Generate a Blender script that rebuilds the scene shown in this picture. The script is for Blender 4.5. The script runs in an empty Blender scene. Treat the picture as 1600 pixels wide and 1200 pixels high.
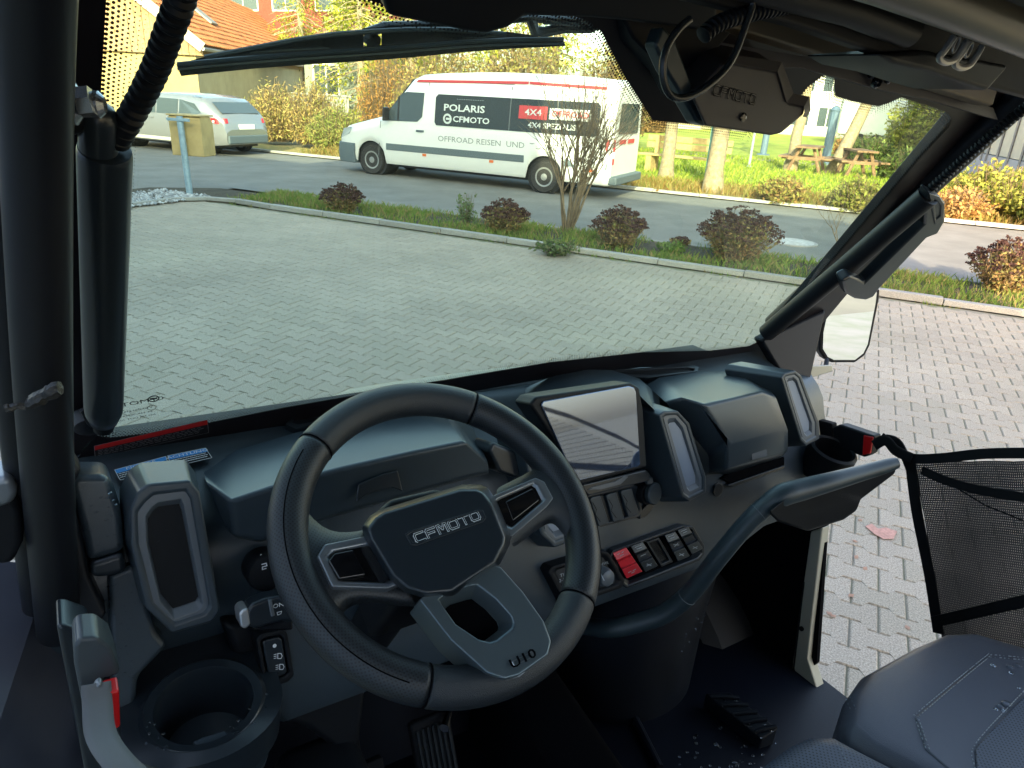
import bpy, bmesh, math, random
from mathutils import Vector, Matrix, noise
random.seed(7)
R = math.radians
sc = bpy.context.scene
COL = sc.collection
# ------------------------------------------------------------------ camera
FPX, CX, CY = 1110.0, 800.0, 600.0            # focal length and centre on a 1600 x 1200 picture
EYE = Vector((0, 0, 1.8))
CAMW = Matrix(((0.8485851882875797, -0.16141979216366423, 0.5038321435922608),
               (-0.5268350434786174, -0.345043948017139, 0.7767815078254819),
               (0.04845632241324471, -0.9246017113517504, -0.37784078681846717)))
CAB = Matrix(((0.99943539, 0.0, 0.03359908), (0.0, 1.0, 0.0), (-0.03359908, 0.0, 0.99943539)))   # the cab leans 2 degrees on its springs
cd = bpy.data.cameras.new('camera'); cam = bpy.data.objects.new('camera', cd); COL.objects.link(cam)
m = Matrix((CAMW.col[0], -CAMW.col[1], -CAMW.col[2])).transposed().to_4x4(); m.translation = EYE
cam.matrix_world = m
cd.sensor_width = 36; cd.lens = FPX / 1600 * 36; cd.clip_start = 0.02; cd.clip_end = 2000
sc.camera = cam
# ------------------------------------------------------------------ sky, sun, exposure
SUN_EL, SUN_AZ = R(24), math.atan2(-0.64, -0.77)      # azimuth of the sun, clockwise from +Y
w = bpy.data.worlds.new('World'); sc.world = w; w.use_nodes = True
nt = w.node_tree; bg = nt.nodes['Background']
sky = nt.nodes.new('ShaderNodeTexSky'); sky.sky_type = 'NISHITA'; sky.sun_disc = False
sky.sun_elevation = SUN_EL; sky.sun_rotation = SUN_AZ; sky.air_density = 1.0; sky.dust_density = 2.6; sky.ozone_density = 0.7
nt.links.new(sky.outputs[0], bg.inputs[0]); bg.inputs[1].default_value = 0.15
sd = bpy.data.lights.new('sun', 'SUN'); sd.energy = 2.2; sd.angle = R(0.5); sd.color = (1, 0.86, 0.64)
sun = bpy.data.objects.new('sun', sd); COL.objects.link(sun)
SUNV = Vector((math.sin(SUN_AZ) * math.cos(SUN_EL), math.cos(SUN_AZ) * math.cos(SUN_EL), math.sin(SUN_EL)))
sun.rotation_euler = SUNV.to_track_quat('Z', 'Y').to_euler()
sc.view_settings.view_transform = 'Standard'; sc.view_settings.look = 'None'
sc.view_settings.exposure = 2.6; sc.view_settings.use_white_balance = True; sc.view_settings.white_balance_temperature = 7600; sc.view_settings.gamma = 1; sc.view_settings.use_curve_mapping = False
sc.cycles.max_bounces = 8; sc.cycles.transparent_max_bounces = 24
sc.cycles.sample_clamp_indirect = 6

# ------------------------------------------------------------------ rays through the picture
def wray(px, py): return (CAMW @ Vector((px - CX, py - CY, FPX))).normalized()
def G(px, py, z=0.0):
    d = wray(px, py); return EYE + d * ((z - EYE.z) / d.z)
def cray(px, py): return (CAB.transposed() @ wray(px, py))
def lat(a, b):                                    # plane through the cab's cross axis and two (y, z) points, normal towards the seats
    dy, dz = b[0] - a[0], b[1] - a[1]; n = Vector((0, -dz, dy)).normalized()
    if n.dot(Vector((0, a[0], a[1]))) > 0: n = -n
    return n, n.dot(Vector((0, a[0], a[1])))
nW = Vector((0, -math.cos(0.96), math.sin(0.96))); cW = Vector((0.324, 0.596, -0.437))
PL = {'F': lat((.86, -.60), (.79, -.85)), 'T': lat((1.06, -.5), (.88, -.56)), 'G': lat((1.06393, -.50332), (0.71282, 0.04038)),
      'W': (nW, nW.dot(cW)), 'x': (Vector((1, 0, 0)), 0), 'y': (Vector((0, 1, 0)), 0), 'z': (Vector((0, 0, 1)), 0)}
def U(px, py, pl, off=0.0):
    n, d = PL[pl]; r = cray(px, py); return r * ((d + off) / n.dot(r))
RD = Vector((0.536, -0.844, 0)).normalized(); PP = Vector((-RD.y, RD.x, 0))      # along the road / across it
def SP(s, p, z=0.0): return RD * s + PP * p + Vector((0, 0, z))
def onp(px, py, p):                               # point of a ray on the upright plane at distance p across the road
    r = wray(px, py); return EYE + r * ((p - PP.dot(EYE)) / PP.dot(r))
BASE = Vector((0.7, -0.4, -1.8))

# ------------------------------------------------------------------ materials
MATS = {}
def mat(name, col, rough=0.6, metal=0.0, spec=0.5, var=0.0, vs=8.0, bump=0.0, bs=200.0, col2=None, coat=0.0, vr=0.0, kind='noise', bd=0.002):
    if name in MATS: return MATS[name]
    M = bpy.data.materials.new(name); M.use_nodes = True; t = M.node_tree; b = t.nodes['Principled BSDF']
    b.inputs['Base Color'].default_value = (*col, 1); b.inputs['Roughness'].default_value = rough; b.inputs['Metallic'].default_value = metal
    b.inputs['Specular IOR Level'].default_value = spec; b.inputs['Coat Weight'].default_value = coat; b.inputs['Coat Roughness'].default_value = 0.05
    tc = t.nodes.new('ShaderNodeTexCoord')
    if var > 0 or col2:
        n = t.nodes.new('ShaderNodeTexNoise'); n.inputs['Scale'].default_value = vs; n.inputs['Detail'].default_value = 6; n.inputs['Roughness'].default_value = .6
        t.links.new(tc.outputs['Object'], n.inputs['Vector'])
        r = t.nodes.new('ShaderNodeValToRGB'); c2 = col2 or tuple(min(1, c * (1 + var)) for c in col); c1 = col if col2 else tuple(c * (1 - var) for c in col)
        r.color_ramp.elements[0].position = .35; r.color_ramp.elements[1].position = .65
        r.color_ramp.elements[0].color = (*c1, 1); r.color_ramp.elements[1].color = (*c2, 1)
        t.links.new(n.outputs['Fac'], r.inputs[0]); t.links.new(r.outputs[0], b.inputs['Base Color'])
        if vr > 0:
            mr = t.nodes.new('ShaderNodeMapRange'); mr.inputs['To Min'].default_value = rough - vr; mr.inputs['To Max'].default_value = rough + vr
            t.links.new(n.outputs['Fac'], mr.inputs['Value']); t.links.new(mr.outputs[0], b.inputs['Roughness'])
    if bump > 0:
        if kind == 'voronoi':
            n2 = t.nodes.new('ShaderNodeTexVoronoi'); n2.inputs['Scale'].default_value = bs; o = n2.outputs['Distance']
        else:
            n2 = t.nodes.new('ShaderNodeTexNoise'); n2.inputs['Scale'].default_value = bs; n2.inputs['Detail'].default_value = 4; o = n2.outputs['Fac']
        t.links.new(tc.outputs['Object'], n2.inputs['Vector'])
        bp = t.nodes.new('ShaderNodeBump'); bp.inputs['Strength'].default_value = bump; bp.inputs['Distance'].default_value = bd
        t.links.new(o, bp.inputs['Height']); t.links.new(bp.outputs[0], b.inputs['Normal'])
    MATS[name] = M; return M
def attr_mat(name, rough=0.8, bump=0.3, bs=60, amp=0.25):          # colour per piece, with grain on top
    if name in MATS: return MATS[name]
    M = mat(name, (.5, .5, .5), rough, bump=bump, bs=bs, bd=.004); t = M.node_tree; b = t.nodes['Principled BSDF']
    a = t.nodes.new('ShaderNodeAttribute'); a.attribute_name = 'Col'
    n = t.nodes.new('ShaderNodeTexNoise'); n.inputs['Scale'].default_value = bs * 1.7; n.inputs['Detail'].default_value = 5
    tc = t.nodes.new('ShaderNodeTexCoord'); t.links.new(tc.outputs['Object'], n.inputs['Vector'])
    mr = t.nodes.new('ShaderNodeMapRange'); mr.inputs['From Min'].default_value = .3; mr.inputs['From Max'].default_value = .7
    mr.inputs['To Min'].default_value = 1 - amp; mr.inputs['To Max'].default_value = 1 + amp
    t.links.new(n.outputs['Fac'], mr.inputs['Value'])
    mx = t.nodes.new('ShaderNodeVectorMath'); mx.operation = 'SCALE'
    t.links.new(a.outputs['Color'], mx.inputs[0]); t.links.new(mr.outputs[0], mx.inputs['Scale']); t.links.new(mx.outputs[0], b.inputs['Base Color'])
    return M
def glass_mat(name, tint, ior=1.5, rough=0.0, gain=1.0, dirt=0.0):
    M = bpy.data.materials.new(name); M.use_nodes = True; t = M.node_tree; t.nodes.clear()
    o = t.nodes.new('ShaderNodeOutputMaterial'); tr = t.nodes.new('ShaderNodeBsdfTransparent'); tr.inputs[0].default_value = (*tint, 1)
    gl = t.nodes.new('ShaderNodeBsdfGlossy'); gl.inputs['Roughness'].default_value = rough
    fr = t.nodes.new('ShaderNodeFresnel'); fr.inputs['IOR'].default_value = ior
    mu = t.nodes.new('ShaderNodeMath'); mu.operation = 'MULTIPLY'; mu.inputs[1].default_value = gain; mu.use_clamp = True
    mx = t.nodes.new('ShaderNodeMixShader'); t.links.new(fr.outputs[0], mu.inputs[0]); t.links.new(mu.outputs[0], mx.inputs[0])
    t.links.new(tr.outputs[0], mx.inputs[1]); t.links.new(gl.outputs[0], mx.inputs[2])
    last = mx.outputs[0]
    if dirt > 0:                                    # dust film on the pane
        df = t.nodes.new('ShaderNodeBsdfDiffuse'); df.inputs[0].default_value = (.62, .74, .64, 1)
        n = t.nodes.new('ShaderNodeTexNoise'); n.inputs['Scale'].default_value = 3; n.inputs['Detail'].default_value = 8
        tc = t.nodes.new('ShaderNodeTexCoord'); t.links.new(tc.outputs['Object'], n.inputs['Vector'])
        m2 = t.nodes.new('ShaderNodeMath'); m2.operation = 'MULTIPLY'; m2.inputs[1].default_value = dirt * 2; t.links.new(n.outputs['Fac'], m2.inputs[0])
        mx2 = t.nodes.new('ShaderNodeMixShader'); t.links.new(m2.outputs[0], mx2.inputs[0]); t.links.new(last, mx2.inputs[1]); t.links.new(df.outputs[0], mx2.inputs[2]); last = mx2.outputs[0]
    t.links.new(last, o.inputs[0]); MATS[name] = M; return M

# ------------------------------------------------------------------ mesh builder
class MB:
    def __init__(s): s.v = []; s.f = []; s.mi = []; s.col = []; s.c = (.5, .5, .5); s.m = 0
    def add(s, vs, fs):
        k = len(s.v); s.v += [Vector(v) for v in vs]
        for f in fs: s.f.append([i + k for i in f]); s.mi.append(s.m); s.col.append(s.c)
        return s
    def box(s, c, sz, rot=None):
        c = Vector(c); h = Vector(sz) / 2; vs = []
        for x in (-1, 1):
            for y in (-1, 1):
                for z in (-1, 1):
                    p = Vector((x * h.x, y * h.y, z * h.z)); p = rot @ p if rot is not None else p; vs.append(c + p)
        return s.add(vs, [(0, 1, 3, 2), (4, 6, 7, 5), (0, 4, 5, 1), (2, 3, 7, 6), (0, 2, 6, 4), (1, 5, 7, 3)])
    def rings(s, rs, cap=True, closed=False):      # rings of equal length joined into a skin
        n = len(rs[0]); k = len(s.v); s.v += [Vector(p) for r in rs for p in r]; m = len(rs)
        for i in range(m - (0 if closed else 1)):
            a = k + i * n; b = k + ((i + 1) % m) * n
            for j in range(n): s.f.append([a + j, a + (j + 1) % n, b + (j + 1) % n, b + j]); s.mi.append(s.m); s.col.append(s.c)
        if cap and not closed:
            s.f.append([k + j for j in range(n)][::-1]); s.mi.append(s.m); s.col.append(s.c)
            s.f.append([k + (m - 1) * n + j for j in range(n)]); s.mi.append(s.m); s.col.append(s.c)
        return s
    def grid(s, rows):                              # open sheet
        n = len(rows[0]); k = len(s.v); s.v += [Vector(p) for r in rows for p in r]
        for i in range(len(rows) - 1):
            for j in range(n - 1):
                a = k + i * n + j; s.f.append([a, a + 1, a + n + 1, a + n]); s.mi.append(s.m); s.col.append(s.c)
        return s
    def tube(s, pts, r, seg=12, cap=True, up=None, flat=1.0):
        pts = [Vector(p) for p in pts]; n = len(pts); rs = r if isinstance(r, (list, tuple)) else [r] * n
        u = None; rings = []
        for i, p in enumerate(pts):
            t = (pts[min(i + 1, n - 1)] - pts[max(i - 1, 0)]).normalized()
            if u is None:
                u = Vector(up) if up is not None else (Vector((0, 0, 1)) if abs(t.z) < .9 else Vector((1, 0, 0)))
            u = (u - t * u.dot(t)).normalized(); v = t.cross(u)
            rings.append([p + (u * math.cos(a) * flat + v * math.sin(a)) * rs[i] for a in [2 * math.pi * j / seg for j in range(seg)]])
        return s.rings(rings, cap)
    def prism(s, poly, d):                          # polygon pushed along the vector d
        poly = [Vector(p) for p in poly]; n = len(poly)
        d = Vector(d); return s.add(poly + [p + d for p in poly], [list(range(n)), [n + i for i in range(n)][::-1]] + [[i, n + i, n + (i + 1) % n, (i + 1) % n] for i in range(n)])
    def lathe(s, c, ax, prof, seg=32, cap=True):    # profile of (radius, height) round the axis ax at c
        ax = Vector(ax).normalized(); u = ax.orthogonal().normalized(); v = ax.cross(u); c = Vector(c)
        return s.rings([[c + ax * h + (u * math.cos(a) + v * math.sin(a)) * r for a in [2 * math.pi * j / seg for j in range(seg)]] for r, h in prof], cap)
    def text(s, txt, o, ux, uy, size, ext=0.001, align='CENTER', bold=0.0, xs=1.0):
        cu = bpy.data.curves.new('t', 'FONT'); cu.body = txt; cu.size = 1; cu.align_x = align; cu.align_y = 'CENTER'; cu.offset = bold; cu.resolution_u = 2
        ob = bpy.data.objects.new('t', cu); COL.objects.link(ob); dg = bpy.context.evaluated_depsgraph_get(); me = bpy.data.meshes.new_from_object(ob.evaluated_get(dg))
        ux = Vector(ux).normalized(); uy = Vector(uy).normalized(); n = ux.cross(uy); k = len(s.v)
        s.v += [Vector(o) + ux * v.co.x * size * xs + uy * v.co.y * size + n * ext for v in me.vertices]
        for p in me.polygons: s.f.append([k + i for i in p.vertices]); s.mi.append(s.m); s.col.append(s.c)
        bpy.data.objects.remove(ob); bpy.data.curves.remove(cu); bpy.data.meshes.remove(me); return s
    def mesh(s, name, mats, smooth=False, off=None, col=False):
        me = bpy.data.meshes.new(name); vs = [v - off for v in s.v] if off is not None else s.v
        me.from_pydata([tuple(v) for v in vs], [], s.f)
        for M in (mats if isinstance(mats, (list, tuple)) else [mats]): me.materials.append(M)
        if any(s.mi): me.polygons.foreach_set('material_index', s.mi)
        if col:
            ca = me.color_attributes.new('Col', 'FLOAT_COLOR', 'CORNER'); dat = []
            for p, c in zip(me.polygons, s.col): dat += list((*c, 1)) * p.loop_total
            ca.data.foreach_set('color', dat)
        if smooth: me.polygons.foreach_set('use_smooth', [True] * len(me.polygons))
        me.update(); return me
    def build(s, name, mats, parent=None, smooth=False, off=None, col=False, bevel=0, seg=2, ang=30, kind=None, label=None, fix=True):
        me = s.mesh(name, mats, smooth or bevel > 0, off, col)
        if fix and (bevel > 0):
            b = bmesh.new(); b.from_mesh(me); bmesh.ops.recalc_face_normals(b, faces=b.faces); b.to_mesh(me); b.free()
        o = bpy.data.objects.new(name, me); COL.objects.link(o); o.parent = parent
        if bevel > 0:
            md = o.modifiers.new('bevel', 'BEVEL'); md.width = bevel; md.segments = seg; md.limit_method = 'ANGLE'; md.angle_limit = R(ang)
            md.harden_normals = True
        if smooth and not bevel:
            try:
                me.set_sharp_from_angle(angle=R(42))
            except Exception: pass
        if kind: o['kind'] = kind
        if label: o['label'] = label
        return o
def tag(o, label=None, cat=None, group=None, kind=None):
    for k, v in (('label', label), ('category', cat), ('group', group), ('kind', kind)):
        if v: o[k] = v
    return o
def empty(name, loc, rz=0.0):
    o = bpy.data.objects.new(name, None); COL.objects.link(o); o.location = loc; o.rotation_euler = (0, 0, rz); o.empty_display_size = .1
    return o
# ================================================================== THE SETTING
def rr(a, b): return random.uniform(a, b)
S0, S1 = -14.0, 9.0
asphalt = mat('asphalt', (.16, .16, .155), .85, var=.16, vs=1.2, bump=.5, bs=90, bd=.006)
soil = mat('soil', (.05, .04, .028), .95, var=.3, vs=5, bump=.6, bs=30, bd=.02)
lawn_m = mat('lawn_green', (.22, .30, .04), .95, col2=(.36, .38, .06), vs=.9, bump=.8, bs=50, bd=.03)
earth = mat('earth', (.16, .14, .08), .95, var=.2, vs=.3)
MB().box((0, 20, -.36), (600, 600, .5)).build('ground', earth, kind='structure')
def strip(name, s0, s1, p0, p1, z, M, n=1):
    b = MB(); b.grid([[SP(s0 + (s1 - s0) * i / n, p0, z), SP(s0 + (s1 - s0) * i / n, p1, z)] for i in range(n + 1)]); return b.build(name, M, kind='structure')
strip('road', -70, 60, 9.75, 15.45, -.02, asphalt)
strip('yard', -24, 16, -3.2, 8.32, -.007, mat('joint_sand', (.23, .21, .17), .95, col2=(.16, .17, .10), vs=2))
# side road beyond the gravel corner
MB().grid([[SP(-40, 2, -.022), SP(-40, 9.8, -.022)], [SP(-10.2, 2, -.022), SP(-10.2, 9.8, -.022)]]).build('side_road', asphalt, kind='structure')
yard = bpy.data.objects['yard']
# pavers: interlocking waisted stones, the nearest 300 one by one
P_, H_, A_ = .138, .20, .017
def paver_outline(g=.0025, grow=0.0):
    h = H_ / 2 - g; pr = []
    for y, w_ in ((-h, A_), (-h * .62, A_), (-h * .38, -A_), (h * .38, -A_), (h * .62, A_), (h, A_)): pr.append((P_ / 2 - g + w_, y))
    q = pr + [(-x, y) for x, y in pr[::-1]]
    return [(x * (1 - grow), y * (1 - grow)) for x, y in q]
top_o = paver_outline(.0028, .05); mid_o = paver_outline(.0028)
def paver_add(b, c, ux, uy, z, tilt=(0, 0)):
    vs = [c + ux * x + uy * y + Vector((0, 0, z + x * tilt[0] + y * tilt[1])) for x, y in top_o] + \
         [c + ux * x + uy * y + Vector((0, 0, z - .006 + x * tilt[0] + y * tilt[1])) for x, y in mid_o] + \
         [c + ux * x + uy * y + Vector((0, 0, -.03)) for x, y in mid_o]
    n = 12; b.add(vs, [list(range(n))[::-1]] + [[i, n + i, n + (i + 1) % n, (i + 1) % n] for i in range(n)] + [[n + i, 2 * n + i, 2 * n + (i + 1) % n, n + (i + 1) % n] for i in range(n)])
pav_m = attr_mat('paver_concrete', .85, .7, 90, .42)
cells = []
for i in range(-116, 50):
    for j in range(-18, 62):
        s_, p_ = i * H_, j * P_
        if j % 2: s_ += H_ / 2
        if p_ > 8.2 or p_ < -2.6: continue
        c = SP(s_, p_)
        d = c - EYE
        cc = CAMW.transposed() @ d
        if cc.z < .5: continue
        px, py = CX + FPX * cc.x / cc.z, CY + FPX * cc.y / cc.z
        if not (-60 < px < 1680 and 200 < py < 1260): continue
        cells.append((d.length, c, px, py))
cells.sort(key=lambda q: q[0])
def vis(px, py): return (px > 1262 and py > 470) or (195 < px < 1180 and 320 < py < 700 - .14 * (px - 150))
def pcol(c):
    g = .30 * (1 + .16 * noise.noise(c * .9) + rr(-.07, .07)); k = noise.noise(c * .35 + Vector((5, 2, 0)))
    moss = max(0, noise.noise(c * .6 + Vector((9, 0, 0)))) * .03
    return (g * (1.17 - moss), g * (1.0), g * (.80 - moss))
near, far = [], []
for q in cells: (near if (len(near) < 295 and vis(q[2], q[3])) else far).append(q)
def oriented(b, c, z, t): paver_add(b, c, PP, RD, z, t)
protos = []
for k in range(6):
    b = MB(); b.c = pcol(Vector((k * 3.7, k, 0))); oriented(b, Vector(), 0, (0, 0)); protos.append(b.mesh('paving_stone', pav_m, col=True))
for d_, c, px, py in near:
    o = bpy.data.objects.new('paving_stone', random.choice(protos)); COL.objects.link(o); o.parent = yard
    o.location = (c.x, c.y, rr(-.0012, .0012)); o.rotation_euler = (rr(-.006, .006), rr(-.006, .006), 0)
b = MB()
for d_, c, px, py in far:
    b.c = pcol(c); oriented(b, c, rr(-.0015, .0015), (rr(-.008, .008), rr(-.008, .008)))
b.build('far_paving_stones', pav_m, yard, col=True, kind='stuff')

# kerbs: concrete stones one by one
kerb_m = attr_mat('kerb_concrete', .85, .5, 60, .25)
kerb = empty('kerb', SP(-4, 8.4)); tag(kerb, 'low concrete kerb between the paved yard and the planted strip', 'kerb')
def kerbstone(par, a, c, w_=.10, z=.07, g=.31):
    a, c = Vector(a), Vector(c); t = (c - a).normalized(); nrm = Vector((-t.y, t.x, 0)) * w_ / 2; a = a + t * .004; c = c - t * .004
    b = MB(); gg = g * rr(.85, 1.12); b.c = (gg, gg * .98, gg * .92); zz = z + rr(-.008, .008)
    b.prism([a - nrm, c - nrm, c + nrm, a + nrm], (0, 0, zz)); 
    loc = Vector(par.location)
    return b.build('kerbstone', kerb_m, par, off=loc, col=True, bevel=.008)
pts = [SP(s_ * 1.0, 8.38) for s_ in range(8, -9, -1)] + [Vector((2.42, 11.95, 0)), Vector((2.05, 12.28, 0)), Vector((1.6, 12.3, 0)), Vector((.9, 11.85, 0)), Vector((0, 11.2, 0)), Vector((-.9, 10.6, 0)), Vector((-1.8, 10.0, 0)), Vector((-2.7, 9.4, 0)), Vector((-3.6, 8.8, 0))]
for a, c in zip(pts, pts[1:]): kerbstone(kerb, a, c)
fk = empty('far_kerb', SP(-4, 15.5)); tag(fk, 'pale kerb along the far side of the road by the park', 'kerb')
for i in range(-30, 22): kerbstone(fk, SP(i, 15.5), SP(i + 1, 15.5), .12, .06, .36)
nk = empty('road_edge_kerb', SP(-3, 9.75)); tag(nk, 'kerb on the near side of the road behind the shrubs', 'kerb')
for i in range(-9, 12): kerbstone(nk, SP(i, 9.75), SP(i + 1, 9.75), .10, .03, .26)

# planted strip, verge, park lawn
strip('planted_strip', -9.2, 16, 8.44, 9.70, .012, soil)
strip('verge', -70, 60, 15.56, 17.2, .02, mat('verge_leaves', (.34, .22, .09), .95, col2=(.24, .22, .06), vs=6, bump=.8, bs=60, bd=.02))
strip('park_lawn', -14, 60, 17.2, 70, .024, lawn_m)
strip('park_path', -14, 60, 27.5, 28.6, .032, mat('path_grit', (.30, .24, .16), .95, var=.2, vs=4))
MB().prism([Vector((2.38, 11.9, -.01)), Vector((2.02, 12.2, -.01)), Vector((1.6, 12.22, -.01)), Vector((-3.6, 8.85, -.01)), Vector((-4.4, 10.2, -.01)), Vector((1.4, 13.9, -.01)), Vector((2.5, 13.6, -.01)), Vector((3.2, 12.5, -.01))], (0, 0, .025)).build('gravel_bed_soil', soil, kind='structure')

# grass blades on the strip, and in a band along the verge
def blades(name, n, fs, fp, z, h, cols, wd=.006, dens=None):
    b = MB()
    for _ in range(n):
        s_, p_ = fs(), fp(); c = SP(s_, p_, z)
        if dens and dens(c) < rr(0, 1): continue
        b.c = random.choice(cols); hh = h * rr(.5, 1.3); a = rr(0, 6.28); ax = Vector((math.cos(a), math.sin(a), 0)); ln = Vector((rr(-1, 1), rr(-1, 1), 0)) * hh * .6
        b.add([c - ax * wd, c + ax * wd, c + ax * wd * .6 + ln * .4 + Vector((0, 0, hh * .6)), c + ln + Vector((0, 0, hh))], [(0, 1, 2, 3)])
    return b.build(name, leaf_m, kind='stuff', col=True)
def leafmat(name, tl=.35):
    M = bpy.data.materials.new(name); M.use_nodes = True; t = M.node_tree; b = t.nodes['Principled BSDF']; b.inputs['Roughness'].default_value = .7
    b.inputs['Specular IOR Level'].default_value = .25
    a = t.nodes.new('ShaderNodeAttribute'); a.attribute_name = 'Col'; t.links.new(a.outputs['Color'], b.inputs['Base Color'])
    tr = t.nodes.new('ShaderNodeBsdfTranslucent'); t.links.new(a.outputs['Color'], tr.inputs[0]); mx = t.nodes.new('ShaderNodeMixShader'); mx.inputs[0].default_value = tl
    o = t.nodes['Material Output']; t.links.new(b.outputs[0], mx.inputs[1]); t.links.new(tr.outputs[0], mx.inputs[2]); t.links.new(mx.outputs[0], o.inputs[0]); MATS[name] = M; return M
leaf_m = leafmat('leaf')
gcol = [(.16, .26, .05), (.19, .29, .06), (.12, .19, .04), (.26, .28, .08), (.32, .25, .11)]
def gd(c): return .45 + 1.1 * noise.noise(c * 1.1)
blades('strip_grass', 42000, lambda: rr(-9, 7), lambda: 8.45 + 1.25 * random.random(), .01, .09, gcol, .006, gd)
blades('kerb_weeds', 2500, lambda: rr(-9, 7), lambda: 8.28 + .08 * random.random(), -.01, .04, gcol + [(.25, .17, .08)], .006, lambda c: .2 + noise.noise(c * 1.7))
blades('verge_grass', 16000, lambda: rr(-14, 14), lambda: 15.7 + 1.8 * random.random() ** .8, .02, .16, [(.30, .22, .08), (.36, .28, .1), (.2, .2, .05), (.26, .16, .05)], .012)
blades('lawn_grass', 36000, lambda: rr(-12, 22), lambda: 17 + 12 * random.random() ** 1.3, .02, .12, [(.24, .34, .045), (.30, .39, .05), (.38, .40, .08), (.18, .26, .04)], .018)
# leaf litter lying on the verge
b = MB()
for _ in range(1600):
    c = SP(rr(-10, 16), rr(15.4, 19), .05); a = rr(0, 6.28); u = Vector((math.cos(a), math.sin(a), rr(-.3, .3))) * rr(.02, .05); v = Vector((-math.sin(a), math.cos(a), rr(-.3, .3))) * rr(.02, .04)
    b.c = random.choice([(.4, .2, .06), (.45, .3, .08), (.3, .15, .05)]); b.add([c - u, c - v, c + u, c + v], [(0, 1, 2, 3)])
b.build('fallen_leaves', leaf_m, kind='stuff', col=True)
# gravel
gr_m = attr_mat('gravel_stone', .8, .3, 60, .2); b = MB()
for _ in range(2600):
    s_ = random.random(); e = Vector((-3.4, 9.0, 0)).lerp(Vector((2.2, 12.4, 0)), s_); c = e + Vector((-.52, .85, 0)) * (.08 + 1.15 * random.random()); r_ = rr(.025, .055)
    g = rr(.18, .5); b.c = (g, g * 1.02, g * 1.06); c.z = .02 + r_ * .3
    vs = [c + Vector((rr(.6, 1) * r_ * x, rr(.6, 1) * r_ * y, rr(.5, .8) * r_ * z)) for x, y, z in ((1, 0, 0), (0, 1, 0), (-1, 0, 0), (0, -1, 0), (0, 0, 1), (0, 0, -1))]
    b.add(vs, [(0, 1, 4), (1, 2, 4), (2, 3, 4), (3, 0, 4), (1, 0, 5), (2, 1, 5), (3, 2, 5), (0, 3, 5)])
b.build('gravel', gr_m, kind='stuff', col=True)
# manhole cover
mh = G(1240, 377); t = empty('manhole_cover', (mh.x, mh.y, -.02)); tag(t, 'pale round manhole cover in the asphalt beyond the shrubs', 'manhole cover')
MB().lathe((0, 0, 0), (0, 0, 1), [(.34, .0), (.34, .012), (.30, .014)]).build('rim', mat('cover_iron', (.30, .29, .28), .6, .3), t)
MB().lathe((0, 0, 0.001), (0, 0, 1), [(.29, .0), (.29, .014), (.27, .018)]).build('lid', mat('cover_concrete', (.42, .42, .42), .8, var=.2, vs=20), t)
# ------------------------------------------------------------------ plants
def leafquad(b, c, r, nrm=None, asp=.6):
    a = Vector((rr(-1, 1), rr(-1, 1), rr(-1, 1))).normalized() if nrm is None else nrm
    u = a.orthogonal().normalized(); u = Matrix.Rotation(rr(0, 6.28), 3, a) @ u; v = a.cross(u)
    b.add([c - u * r, c - v * r * asp, c + u * r, c + v * r * asp], [(0, 1, 2, 3)])
bark_m = mat('bark', (.22, .17, .11), .9, col2=(.36, .29, .2), vs=14, bump=.7, bs=35, bd=.02)
twig_m = mat('twig', (.14, .10, .065), .9, col2=(.23, .17, .11), vs=10)
def branch(b, p, d, L, r, lv, out, seg=5, spread=.5, up=.12, kids=(2, 4)):
    pts = [p.copy()]; q = p.copy(); dd = d.normalized(); n = 4
    for i in range(n):
        dd = (dd + Vector((rr(-1, 1), rr(-1, 1), rr(-1, 1))) * .16 + Vector((0, 0, up * .4))).normalized(); q = q + dd * L / n; pts.append(q.copy())
    b.tube(pts, [r * (1 - .5 * i / n) for i in range(n + 1)], seg, cap=False)
    out.append(q)
    if lv > 0:
        for _ in range(random.randint(*kids)):
            t_ = rr(.4, 1); i = min(n - 1, int(t_ * n)); base = pts[i].lerp(pts[i + 1], t_ * n - i)
            nd = (dd + Vector((rr(-1, 1), rr(-1, 1), rr(-.5, 1))) * spread * 1.4).normalized()
            branch(b, base, nd, L * rr(.55, .8), r * .5, lv - 1, out, max(3, seg - 1), spread, up, kids)
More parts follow.
